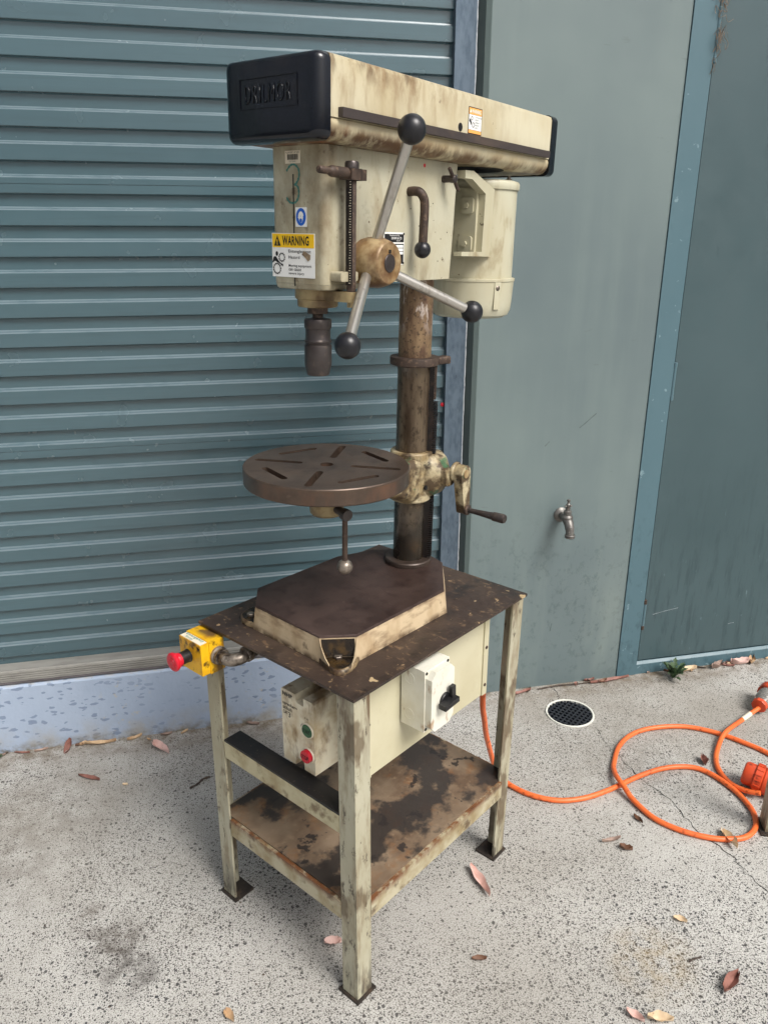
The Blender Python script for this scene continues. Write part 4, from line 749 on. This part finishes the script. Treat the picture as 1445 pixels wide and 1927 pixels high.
# quill, spindle nose, chuck
Q = Vector((-.314, 0, 0))
bm = nb(); lathe(bm, (Q.x, Q.y, .6905), (0, 0, -1), [(.0395, 0), (.0405, .001), (.0405, .0175), (.0385, .019), (.0365, .0195), (.0365, .030), (.0345, .0325), (.015, .033)], 40); qf = H('quill_flange', bm, 'quill')
bm = nb(); prism(bm, capsule((-.314, -.01), .022, (-.322, -.084), .0135), .6715, .6885, 'z'); bev(bm, .002, 2, 40); obj('flange_arm', bm, 'quill', qf)
bm = nb(); lathe(bm, (-.322, -.084, .6715), (0, 0, -1), [(.0075, 0), (.0075, .008), (.0065, .009), (0, .009)], 6); obj('arm_nut', bm, 'quill', qf)
bm = nb(); lathe(bm, (Q.x, Q.y, .6575), (0, 0, -1), [(.0185, 0), (.0185, .0105), (.0175, .0115), (.012, .012), (.0095, .013), (.0095, .020)], 24); H('spindle_nose', bm, 'rusty')
bm = nb(); lathe(bm, (Q.x, Q.y, .6385), (0, 0, -1), [(.012, 0), (.0235, .002), (.0250, .0045), (.0250, .017), (.0240, .019), (.0228, .0197), (.0228, .038), (.0236, .0393), (.0248, .041), (.0248, .0432), (.0225, .0442), (.0225, .0475), (.0243, .0485), (.0250, .05), (.0250, .084), (.0245, .0865), (.0235, .09), (.0210, .101), (.0200, .1035), (.012, .1045), (.009, .098)], 40); ck = H('drill_chuck', bm, 'gunmetal')
for k in range(3):
    bm = nb(); box(bm, .001, .0085, -.003, .003, .5335, .55); obj('jaw', bm, 'gunmetal', ck, Matrix.Translation((Q.x, Q.y, 0)) @ Matrix.Rotation(2*pi*k/3+.4, 4, 'Z'))
# depth rod with scale and stop block
RX, RY = -.322, -.084
bm = nb(); lathe(bm, (RX, RY, .672), (0, 0, 1), [(.0085, 0), (.0085, .222), (.0075, .2235), (0, .2235)], 6, a0=.3); dr_ = H('depth_rod', bm, 'rusty')
bm = nb(); box(bm, RX-.0105, RX-.0065, RY-.0075, RY+.004, .70, .872); sc_ = obj('scale_strip', bm, 'grease', dr_)
bm = nb()
for i in range(40):
    z = .703+i*.0041; l = .0045 if i % 5 == 0 else .0028; vs = [bm.verts.new(p) for p in ((RX-.0106, RY-.0072, z), (RX-.0106, RY-.0072+l, z), (RX-.0106, RY-.0072+l, z+.0010), (RX-.0106, RY-.0072, z+.0010))]; bm.faces.new(vs)
g_ = obj('graduation', bm, 'label', dr_); g_['kind'] = 'stuff'
bm = nb(); box(bm, RX-.016, RX+.0235, RY-.013, RY+.013, .8665, .8835); bev(bm, .0015, 2); bk = H('stop_block', bm, 'rusty')
bm = nb(); box(bm, RX+.0085, RX+.0098, RY-.0134, RY+.0134, .866, .884); obj('block_slit', bm, 'void', bk)
bm = nb(); lathe(bm, (RX-.014, RY-.001, .876), (-1, 0, .02), [(.0088, 0), (.0088, .038), (.0072, .043), (.0058, .045), (.0058, .068), (.0048, .070), (0, .0705)], 20); obj('lock_handle', bm, 'rusty', bk)
bm = nb(); lathe(bm, (RX, RY, .884), (0, 0, 1), [(.012, 0), (.012, .008), (.0105, .011), (0, .012)], 20); obj('rod_cap', bm, 'gunmetal', bk)
# feed hub with three coned spokes
HX, HZ = -.257, .736
bm = nb(); lathe(bm, (HX, -.060, HZ), (0, -1, 0), [(.040, 0), (.0405, .004), (.0385, .008), (.0425, .012), (.0430, .016), (.0430, .034), (.0415, .040), (.0375, .052), (.0355, .056), (.034, .057), (0, .0571)], 48); hb = H('feed_hub', bm, 'hub')
bm = nb(); lathe(bm, (HX, -.117, HZ), (0, -1, 0), [(.0155, 0), (.0155, .0012), (.0145, .002), (0, .002)], 28); obj('shaft_end', bm, 'gunmetal', hb)
bm = nb(); box(bm, HX-.003, HX+.003, -.1182, -.1168, HZ+.0165, HZ+.0225); obj('keyway', bm, 'void', hb)
for (kx, ky, kz, kr) in (((773, 243), -.175, 0, .0232), ((653, 645), -.175, 0, .0212), ((889, 587), -.175, 0, .0212)):
    kn = {773: (-.2834, .9415), 653: (-.4417, .6167), 889: (-.0646, .6460)}[kx[0]]
    c = Vector((kn[0], ky, kn[1])); d = Vector((kn[0]-HX, 0, kn[1]-HZ)).normalized()
    p0 = Vector((HX, -.088, HZ))+d*.030
    bm = nb(); cyl(bm, p0, c, .0092, n=18); sp_ = obj('feed_spoke', bm, 'steel', hb)
    bm = nb(); ball(bm, (0, 0, 0), kr, 28, 16)
    dd = (c-p0).normalized()
    obj('ball_knob', bm, 'ball', hb, Matrix.Translation(c) @ dd.to_track_quat('Z', 'Y').to_matrix().to_4x4())
# speed lever and clamp screw on the side
bm = nb(); tube(bm, cr([(-.126, -.058, .859), (-.126, -.075, .860), (-.124, -.086, .857), (-.1185, -.091, .846), (-.1165, -.0915, .830), (-.1165, -.091, .80), (-.117, -.0905, .77)]), .0085, 16); lv = H('tension_lever', bm, 'rusty')
bm = nb(); ball(bm, (-.1175, -.0905, .7575), .0158); obj('lever_ball', bm, 'ball', lv)
bm = nb(); lathe(bm, (-.012, -.058, .888), (0, -1, 0), [(.0068, 0), (.0068, .022), (.0078, .0225), (.0078, .031), (.006, .0335), (0, .034)], 16); ts = H('clamp_screw', bm, 'gunmetal')
bm = nb(); cyl(bm, (-.0305, -.087, .9065), (.0055, -.087, .8675), .0036, n=10, ch=.001); obj('tommy_bar', bm, 'rusty', ts)

# ---- stickers and plates
SF = fr_front(-.3645); SS = fr_side(-.0622)
wp = thing
def sticker(name, poly, mat, mtx, lab=None, parent=None):
    o = obj(name, slab(poly, .0004), mat, parent or dp, HL @ mtx)
    if lab: o['label'] = lab
    return o
up1 = Matrix.Translation((0, 0, .0007))
# warning sticker, origin at its lower-left corner
ws = sticker('warning_sticker', rrect(0, .100, 0, .0725, .001, 2), 'white', SF(.0605, .7095), 'white and yellow entanglement warning sticker on the head front')
put(slab(rect(.0012, .0985, .0490, .0715), .0003), 'yellow_band', 'wyellow', ws, Matrix.Translation((0, 0, .0003)))
put(text_mesh('WARNING', .062, .0155, .03), 'lettering', 'ink', ws, Matrix.Translation((.025, .0527, .0009)))
bm = flat(nb(), [(.0055, .0515), (.0215, .0515), (.0135, .069)]); put(bm, 'hazard_triangle', 'ink', ws, Matrix.Translation((0, 0, .0009)))
put(text_mesh('!', .0024, .0095, .05), 'lettering', 'wyellow', ws, Matrix.Translation((.0123, .0530, .0013)))
put(text_mesh('Entanglement', .052, .0063, .012), 'lettering', 'ink', ws, Matrix.Translation((.0395, .0395, .0009)))
put(text_mesh('Hazard', .026, .0050, .012), 'lettering', 'ink', ws, Matrix.Translation((.0395, .0310, .0009)))
put(text_mesh('Moving equipment', .053, .0056, .012), 'lettering', 'ink', ws, Matrix.Translation((.0395, .0162, .0009)))
put(text_mesh('can cause', .029, .0038, .012), 'lettering', 'ink', ws, Matrix.Translation((.0395, .0110, .0009)))
put(text_mesh('severe injury', .036, .0052, .012), 'lettering', 'ink', ws, Matrix.Translation((.0395, .0035, .0009)))
bm = nb(); gear(.0235, .0325, .0080, .0055, 11, bm); gear(.0115, .0135, .0100, .0072, 13, bm)
flat(bm, [(.0005, .0245), (.0035, .033), (.0085, .034), (.0125, .030), (.0155, .0265), (.0205, .0225), (.026, .0215), (.026, .017), (.022, .0195), (.0175, .0225), (.0110, .0245), (.0070, .0265), (.0005, .0225)])
flat(bm, [(.0115+.0030*cos(a), .0385+.0040*sin(a)) for a in [2*pi*i/14 for i in range(14)]])
put(bm, 'gear_symbol', 'ink', ws, Matrix.Translation((0, 0, .0009)))
bm = flat(nb(), [(.071, .0385), (.076, .0445), (.083, .041), (.0905, .038), (.090, .031), (.0845, .0275), (.0795, .0325)]); put(bm, 'torn_patch', 'base_side', ws, Matrix.Translation((0, 0, .0012)))
# eye protection sign
eg = sticker('eye_protection_sticker', rrect(0, .0255, 0, .031, .0008, 2), 'white', SF(.0035, .7925), 'small white sticker with a blue goggled head sign')
bm = flat(nb(), [(.0127+.0112*cos(a), .0157+.0140*sin(a)) for a in [2*pi*i/32 for i in range(32)]]); put(bm, 'blue_disc', 'blue', eg, Matrix.Translation((0, 0, .0007)))
bm = flat(nb(), [(.0127+.0062*cos(a)*(1 if sin(a) > 0 else .82), .0160+(.0085 if sin(a) > 0 else .0098)*sin(a)) for a in [2*pi*i/28 for i in range(28)]]); put(bm, 'head_symbol', 'white', eg, Matrix.Translation((0, 0, .0010)))
bm = flat(nb(), [(.0127+.0030*cos(a), .0100+.0034*sin(a)) for a in [2*pi*i/14 for i in range(15)]]); flat(bm, rect(.0060, .0194, .0136, .0172)); put(bm, 'face_symbol', 'blue', eg, Matrix.Translation((0, 0, .0013)))
bm = nb()
for cx in (.0098, .0156): flat(bm, [(cx+.0031*cos(a), .0152+.0024*sin(a)) for a in [2*pi*i/14 for i in range(14)]])
put(bm, 'goggle_symbol', 'white', eg, Matrix.Translation((0, 0, .0016)))
# asset barcode label
bcx = sticker('barcode_label', rrect(0, .0345, 0, .0195, .0005, 2), 'label', SF(.0252, .8915), 'small cream barcode label at the head top')
put(text_mesh('N.S.W DEPT. OF TAFE', .030, .0026, .0), 'lettering', 'ink', bcx, Matrix.Translation((.0022, .0155, .0007)))
put(text_mesh('G251224A', .0150, .0022, .0), 'lettering', 'ink', bcx, Matrix.Translation((.0095, .0020, .0007)))
bm = nb(); x = .0055
while x < .0285:
    wv = random.choice((.0004, .0006, .0009)); flat(bm, rect(x, x+wv, .0055, .0142)); x += wv+random.choice((.0004, .0006))
put(bm, 'barcode', 'ink', bcx, Matrix.Translation((0, 0, .0007)))
# hand painted numeral
bm = ribbon([(.0225, .8800), (.0165, .8865), (.0095, .8900), (.0025, .8890), (-.0040, .8835), (-.0062, .8745), (-.0035, .8660), (.0015, .8605), (.0048, .8590), (.0010, .8580), (-.0035, .8535), (-.0048, .8455), (-.0025, .8370), (.0030, .8315), (.0105, .8302), (.0180, .8325), (.0235, .8395)], .0038)
for v in bm.verts: v.co.x = -v.co.x
put(bm, 'painted_numeral', 'teal', dp, HL @ fr_front(-.3648)(0, 0))
# maker's plate on the side
mp_ = sticker('maker_plate', rect(0, .064, 0, .0575), 'white', SS(-.2022, .7300), 'black and silver maker plate behind the feed hub')
put(slab(rect(.0015, .0625, .040, .0545), .0002), 'black_field', 'ink', mp_, Matrix.Translation((0, 0, .0003)))
put(slab(rect(.0015, .0625, .0015, .0375), .0002), 'black_field', 'ink', mp_, Matrix.Translation((0, 0, .0003)))
for v0 in (.0305, .0245, .0185):
    put(slab(rect(.004, .0605, v0, v0+.0048), .0002), 'blank_field', 'white', mp_, Matrix.Translation((0, 0, .0005)))
put(text_mesh('Manufactured By', .030, .0036, .0), 'lettering', 'white', mp_, Matrix.Translation((.017, .0500, .0009)))
put(text_mesh('DUNN & CO.', .033, .0042, .02), 'lettering', 'white', mp_, Matrix.Translation((.023, .0452, .0009)))
put(text_mesh('N.S.W', .011, .0028, .0), 'lettering', 'white', mp_, Matrix.Translation((.039, .0413, .0009)))
for u, v in ((.0615, .0550), (.0615, .0030)):
    bm = nb(); lathe(bm, (u, v, .0004), (0, 0, 1), [(.0022, 0), (.0022, .0008), (0, .0010)], 10); obj('plate_rivet', bm, 'void', mp_)
# orange warning label on the belt cover
ol = sticker('belt_warning_label', rect(0, .0500, 0, .0465), 'ink', fr_side(-.1042)(.0015, .9685), 'small orange and white warning label on the belt cover')
put(slab(rect(.0015, .0485, .0340, .0450), .0002), 'orange_band', 'worange', ol, Matrix.Translation((0, 0, .0003)))
put(slab(rect(.0015, .0485, .0075, .0335), .0002), 'white_field', 'white', ol, Matrix.Translation((0, 0, .0003)))
put(slab(rect(.0015, .0485, .0015, .0070), .0002), 'orange_band', 'worange', ol, Matrix.Translation((0, 0, .0003)))
put(text_mesh('WARNING', .034, .0062, .02), 'lettering', 'white', ol, Matrix.Translation((.0105, .0365, .0008)))
bm = flat(nb(), [(.0035, .0365), (.0095, .0365), (.0065, .0430)]); put(bm, 'hazard_triangle', 'white', ol, Matrix.Translation((0, 0, .0008)))
bm = nb(); gear(.0125, .0272, .0038, .0024, 8, bm); gear(.0180, .0162, .0050, .0034, 10, bm); flat(bm, [(.003, .0262), (.0075, .0250), (.0118, .0200), (.0105, .0160), (.0080, .0150), (.0070, .0190), (.003, .0215)])
put(bm, 'gear_symbol', 'ink', ol, Matrix.Translation((0, 0, .0008)))
for i, t in enumerate(('STOP MACHINE', 'BEFORE', 'OPENING OR', 'REMOVING', 'GUARD')):
    put(text_mesh(t, .0020*len(t), .0026, .0), 'lettering', 'reveal', ol, Matrix.Translation((.0240, .0285-i*.0045, .0008)))

# ------------------------------------------------------------------ cables
PC = [(0.591, 1.542, 0.60), (0.595, 1.55, 0.54), (0.605, 1.578, 0.48), (0.622, 1.618, 0.39), (0.641, 1.65, 0.325), (0.664, 1.693, 0.25), (0.693, 1.738, 0.17), (0.717, 1.772, 0.105), (0.738, 1.791, 0.05), (0.756, 1.789, 0.018), (0.774, 1.756, 0.008), (0.818, 1.702, 0.008), (0.883, 1.665, 0.008), (0.963, 1.658, 0.008), (1.056, 1.677, 0.008), (1.16, 1.71, 0.008), (1.259, 1.728, 0.008), (1.341, 1.715, 0.008), (1.383, 1.671, 0.008), (1.405, 1.588, 0.008), (1.4, 1.51, 0.008), (1.369, 1.453, 0.008), (1.319, 1.423, 0.008), (1.264, 1.425, 0.008), (1.213, 1.444, 0.008), (1.158, 1.483, 0.008), (1.113, 1.541, 0.008), (1.092, 1.617, 0.012), (1.087, 1.66, 0.0225), (1.087, 1.70, 0.0235), (1.099, 1.74, 0.014), (1.119, 1.78, 0.008), (1.178, 1.856, 0.008), (1.252, 1.905, 0.008), (1.338, 1.921, 0.008), (1.444, 1.904, 0.008), (1.525, 1.85, 0.008), (1.577, 1.787, 0.008), (1.615, 1.723, 0.008), (1.64, 1.62, .008), (1.66, 1.5, .008)]
bm = nb(); tube(bm, cr(PC, 6), .0076, 12)
tag(obj('power_cable', bm, 'orange'), 'orange power cable looping over the concrete from the stand side panel', 'cable')
ln = thing('connector_lead', Matrix.Translation((1.45, 1.75, 0)), 'short orange lead with clear plug and round orange socket at the right edge', 'lead')
lm_ = Matrix.Translation((-1.45, -1.75, 0))
C2 = [(1.735, 1.926, 0.026), (1.683, 1.907, 0.018), (1.642, 1.891, 0.012), (1.591, 1.863, 0.017), (1.541, 1.832, 0.0235), (1.502, 1.804, 0.015), (1.445, 1.742, 0.008), (1.416, 1.684, 0.008), (1.412, 1.622, 0.008), (1.43, 1.575, 0.016), (1.452, 1.548, 0.026)]
bm = nb(); tube(bm, cr(C2, 6), .0076, 12); obj('cable', bm, 'orange', ln, lm_)
bm = nb(); p = Vector((1.668, 1.9015, .0155)); d = Vector((1.642-1.683, 1.891-1.907, -.006)).normalized(); cyl(bm, p-d*.022, p+d*.022, .0081, n=18); cm = obj('cable_marker', bm, 'label', ln, lm_)
# clear bodied connector
o = Vector((1.728, 1.924, .032)); d = Vector((.82, .52, .10)).normalized()
bm = nb(); lathe(bm, o, d, [(.012, 0), (.024, .001), (.025, .004), (.025, .016), (.023, .018)], 10); obj('clamp_nut', bm, 'orangep', ln, lm_)
bm = nb(); lathe(bm, o+d*.018, d, [(.022, 0), (.026, .008), (.0285, .012), (.0265, .016), (.029, .020), (.0305, .060)], 24); obj('clear_body', bm, 'clear', ln, lm_)
bm = nb(); lathe(bm, o+d*.02, d, [(.006, 0), (.014, .01), (.015, .055)], 12); obj('terminal_core', bm, 'blackp', ln, lm_)
bm = nb(); lathe(bm, o+d*.079, d, [(.034, 0), (.037, .002), (.037, .03), (.034, .033)], 14); obj('lock_ring', bm, 'orangep', ln, lm_)
# round orange socket
o = Vector((1.462, 1.604, .044)); d = Vector((.66, -.72, -.10)).normalized()
bm = nb(); lathe(bm, o-d*.024, d, [(.024, 0), (.031, .003), (.0345, .010), (.0345, .032)], 28); obj('socket_neck', bm, 'orangep', ln, lm_)
bm = nb(); lathe(bm, o+d*.006, d, [(.037, 0), (.0405, .003), (.0405, .022), (.037, .025)], 28); sr = obj('socket_ring', bm, 'orangep', ln, lm_)
for i in range(16):
    a = 2*pi*i/16; _, u_, v_ = frame(d); c = o+d*.0185+(u_*cos(a)+v_*sin(a))*.0406
    bm = nb(); box(bm, -.0022, .0022, -.0013, .0013, -.009, .009); bev(bm, .0006, 1)
    q = Matrix((u_*cos(a)+v_*sin(a), (d.cross(u_*cos(a)+v_*sin(a))), d)).transposed().to_4x4()
    obj('grip_rib', bm, 'orangep', sr, Matrix.Translation(c) @ q)
bm = nb(); lathe(bm, o+d*.031, d, [(.038, 0), (.040, .003), (.040, .034), (.034, .046), (.028, .050)], 28); obj('socket_body', bm, 'orangep', ln, lm_)
# leg of the neighbouring stand, cut by the picture edge
nl = thing('stand_leg', Matrix.Translation((1.380, 1.430, 0)), 'grimy cream leg of a neighbouring stand at the right edge', 'stand')
bm = nb(); loft(bm, [[(x, y, z) for x, y in angle_poly(0, 0, 1, 1, .05, .005)] for z in (.006, .35, .7)]); obj('leg', bm, 'stand', nl, Matrix.Rotation(radians(-22), 4, 'Z'))
bm = nb(); box(bm, -.012, .06, -.012, .06, .0003, .006); obj('foot', bm, 'foot', nl, Matrix.Rotation(radians(-22), 4, 'Z'))

# ------------------------------------------------------------------ leaves, twigs, weeds, web
def leaf_mesh(ln, wd, curl, twist, seed, n=8):
    rnd = random.Random(seed); bm = nb(); rows = []
    for i in range(n+1):
        t = i/n; wv = wd*(sin(pi*min(1, t**.8*.95+.03))**.75)*rnd.uniform(.82, 1.12)+.0004; ox = .10*ln*sin(t*2.4+seed)*curl*2
        z = .002+curl*ln*.32*(2*t-1)**2+rnd.uniform(0, .0012); a = twist*(t-.5)
        row = []
        for s_ in (-1, -.5, 0, .5, 1):
            lift = abs(s_)**1.5*wd*.35*(1+curl*2)
            row.append(bm.verts.new(((t-.5)*ln+rnd.uniform(-.02, .02)*ln*.5, ox+s_*wv/2*cos(a), z+lift+s_*wv/2*sin(a)+.001+abs(s_)*rnd.uniform(0, .18)*wd)))
        rows.append(row)
    for a, b in zip(rows, rows[1:]):
        for k in range(4): bm.faces.new((a[k], a[k+1], b[k+1], b[k]))
    zmin = min(v.co.z for v in bm.verts)
    for v in bm.verts: v.co.z += .0006-zmin
    r = bmesh.ops.extrude_face_region(bm, geom=bm.faces[:]); bmesh.ops.translate(bm, vec=(0, 0, .0005), verts=[e for e in r['geom'] if isinstance(e, bmesh.types.BMVert)])
    return bm
def leaf(x, y, ang, ln, wd, mat, curl, twist, label, seed, z=0., group=None, cat='leaf', tilt=0.):
    bm = leaf_mesh(ln, wd, curl, twist, seed)
    o = obj('fallen_leaf', bm, mat, None, Matrix.Translation((x, y, z)) @ Matrix.Rotation(radians(ang), 4, 'Z') @ Matrix.Rotation(tilt, 4, 'Y'), 60)
    return tag(o, label, cat, group)
leaf(.566, 1.434, -79, .105, .024, 'leaf_pink', .18, 1.0, 'long curled pinkish leaf in front of the right stand leg', 1)
leaf(.494, 1.226, -8, .034, .013, 'leaf_brown', .1, .4, 'small dark brown leaf right of the near stand leg', 2)
leaf(.180, 1.339, -8, .040, .022, 'leaf_pink', .1, .5, 'pink leaf half hidden behind the near stand leg', 3)
leaf(-.238, 2.166, -52, .084, .030, 'leaf_pink', .06, .2, 'flat pale pink leaf on concrete below the blue step', 4)
leaf(1.268, 1.424, -98, .078, .026, 'leaf_pale', .05, .3, 'pale cream leaf lying across the orange cable loop', 5, z=.004, tilt=-.16)
leaf(1.008, 1.049, 29, .069, .026, 'leaf_red', .12, .5, 'reddish brown leaf at the lower right of the concrete', 6)
leaf(.994, 1.223, -38, .031, .016, 'leaf_pale', .05, .2, 'small broken pale leaf piece above the reddish leaf', 7)
leaf(.958, 1.492, 9, .055, .012, 'leaf_grey', .35, 1.4, 'thin curled greyish leaf inside the concrete right of the stand', 8)
leaf(.982, 1.458, -30, .034, .018, 'leaf_brown', .25, .8, 'curled brown leaf beside the thin greyish leaf', 9)
leaf(-.057, 1.209, -61, .033, .017, 'leaf_tan', .1, .4, 'tan leaf tip at the bottom edge left of the near leg', 10)
leaf(.765, 1.026, -58, .040, .018, 'leaf_pink', .2, .8, 'curled pale pink leaf at the bottom picture edge', 11)
leaf(.812, 1.008, -22, .052, .024, 'leaf_pale', .1, .5, 'broad cream leaf at the bottom picture edge beside a pink one', 12)
leaf(-.440, 2.061, -29, .074, .014, 'leaf_red', .15, .6, 'narrow reddish curved leaf on concrete left of the stand', 13)
leaf(1.071, 1.552, -73, .034, .013, 'leaf_brown', .1, .3, 'small dark leaf inside the orange cable loop', 14)
leaf(1.398, 1.735, 80, .040, .024, 'leaf_red', .3, 1.2, 'crumpled dark red leaf touching the short orange lead', 15)
leaf(-.427, 2.236, -4, .098, .016, 'leaf_tan', .15, .6, 'long tan leaf tucked against the foot of the blue step', 16)
leaf(-.52, 2.233, 60, .05, .022, 'leaf_red', .3, 1.2, 'upright reddish leaf against the foot of the blue step', 17, z=.004, tilt=-.7)
leaf(-.333, 2.011, -12, .016, .009, 'leaf_pale', .1, .2, 'tiny pale yellow leaf scrap below the blue step', 18)
leaf(.99, 2.215, 12, .09, .014, 'leaf_red', .12, .6, 'long narrow reddish leaf along the wall foot behind the drain', 19)
leaf(1.34, 2.222, 6, .16, .016, 'leaf_red', .1, .5, 'longest reddish bark strip at the foot of the door frame', 20, cat='bark strip')
leaf(1.66, 2.225, 8, .075, .028, 'leaf_pale', .12, .5, 'broad cream leaf at the door threshold beside the weed', 21)
leaf(1.78, 2.225, 20, .06, .026, 'leaf_grey', .3, 1.1, 'curled grey leaf at the door threshold', 22)
leaf(1.88, 2.228, -14, .07, .03, 'leaf_pink', .3, 1.2, 'curled pinkish leaf at the door threshold', 23)
leaf(1.935, 2.23, 40, .055, .026, 'leaf_tan', .35, 1.0, 'crumpled tan leaf at the door threshold right of the pinkish one', 24)
leaf(.712, WD+.022, 80, .09, .02, 'leaf_brown', .25, 1.4, 'dry brown leaf caught at the shutter channel above the step', 25, z=.44, tilt=1.45)
rnd = random.Random(5)
for i in range(34):
    x = rnd.choice((rnd.uniform(.80, 1.45), rnd.uniform(1.5, 2.1), rnd.uniform(-.9, .3)))
    leaf(x, WD-.006-abs(rnd.gauss(0, .014)), rnd.gauss(0, 25), rnd.uniform(.015, .05), rnd.uniform(.006, .014), rnd.choice(('leaf_brown', 'leaf_grey', 'leaf_tan', 'leaf_red', 'twig')), rnd.uniform(.05, .3), rnd.uniform(0, 1.2),
         'small dry leaf scrap in the litter line along the wall foot', 100+i, group='leaf litter along the wall foot')
def twig(pts, r, label):
    bm = nb(); P = cr(pts, 5); tube(bm, P, [r*(.6+.5*sin(i*.9)**2) for i in range(len(P))], 7); tag(obj('twig', bm, 'twig'), label, 'twig')
twig([(-.147, 1.952, .004), (-.125, 1.964, .005), (-.108, 1.985, .004), (-.088, 1.990, .005)], .0035, 'short dark twig left of the far front stand leg')
twig([(.949, 1.118, .003), (.965, 1.121, .004), (.982, 1.122, .003)], .0025, 'tiny dark twig at the lower right of the concrete')
twig([(1.06, 2.225, .004), (1.14, 2.23, .006), (1.22, 2.226, .004), (1.29, 2.232, .005)], .003, 'thin twig along the wall foot under the tap')
# scattered grit
rnd = random.Random(11); bm = nb()
for i in range(240):
    x, y = rnd.uniform(-.9, 1.9), rnd.uniform(.95, 2.2); s_ = rnd.uniform(.001, .0032)
    v = [bm.verts.new((x+s_*cos(a)*rnd.uniform(.6, 1.2), y+s_*sin(a)*rnd.uniform(.6, 1.2), 0)) for a in (0, 1.3, 2.6, 3.9, 5.2)]; t_ = bm.verts.new((x, y, s_*.9))
    for k in range(5): bm.faces.new((v[k], v[(k+1) % 5], t_))
tag(obj('grit', bm, 'twig'), 'scattered dark grit on the concrete', 'grit', kind='stuff')
def weed(x, y, n, size, label, seed):
    rnd = random.Random(seed); w_ = thing('weed', Matrix.Translation((x, y, 0)), label, 'weed')
    for i in range(n):
        a = 2*pi*i/n+rnd.uniform(-.3, .3); ln = size*rnd.uniform(.6, 1.1); el = rnd.uniform(.6, 1.45); k = 9; bm = nb(); rows = []
        for j in range(k+1):
            t = j/k; r_ = ln*t; z = r_*sin(el)-ln*.35*t*t; rr = r_*cos(el); wv = size*.11*(sin(pi*(t*.9+.08))**.7)*(1 if j % 2 else .5)
            rows.append([bm.verts.new((rr, -wv, z+wv*.35)), bm.verts.new((rr, 0, z)), bm.verts.new((rr, wv, z+wv*.35))])
        for p, q in zip(rows, rows[1:]):
            for c in range(2): bm.faces.new((p[c], p[c+1], q[c+1], q[c]))
        r = bmesh.ops.extrude_face_region(bm, geom=bm.faces[:]); bmesh.ops.translate(bm, vec=(0, 0, .0006), verts=[e for e in r['geom'] if isinstance(e, bmesh.types.BMVert)])
        obj('leaf', bm, 'weed', w_, Matrix.Translation((0, 0, .002)) @ Matrix.Rotation(a, 4, 'Z'), 60)
weed(1.575, 2.19, 17, .10, 'green thistle like weed growing at the door threshold', 3)
weed(-.725, 2.225, 7, .03, 'tiny green weed at the left picture edge by the step', 4)
# web and dry fibres round the top door hinge
rnd = random.Random(21); bm = nb()
for i in range(34):
    z0 = rnd.uniform(2.0, 2.20); x0 = 1.462+rnd.gauss(0, .008); P = [(x0, WD-.008+rnd.uniform(-.004, .004), z0)]
    for j in range(5): p = P[-1]; P.append((p[0]+rnd.gauss(0, .006), min(WD-.005, p[1]+rnd.gauss(0, .004)), p[2]+rnd.choice((-1, 1))*rnd.uniform(.004, .018)))
    tube(bm, cr(P, 3), rnd.uniform(.0002, .0009), 5)
tag(obj('cobweb', bm, 'nest'), 'brown dusty cobweb clump on the top door hinge', 'cobweb')
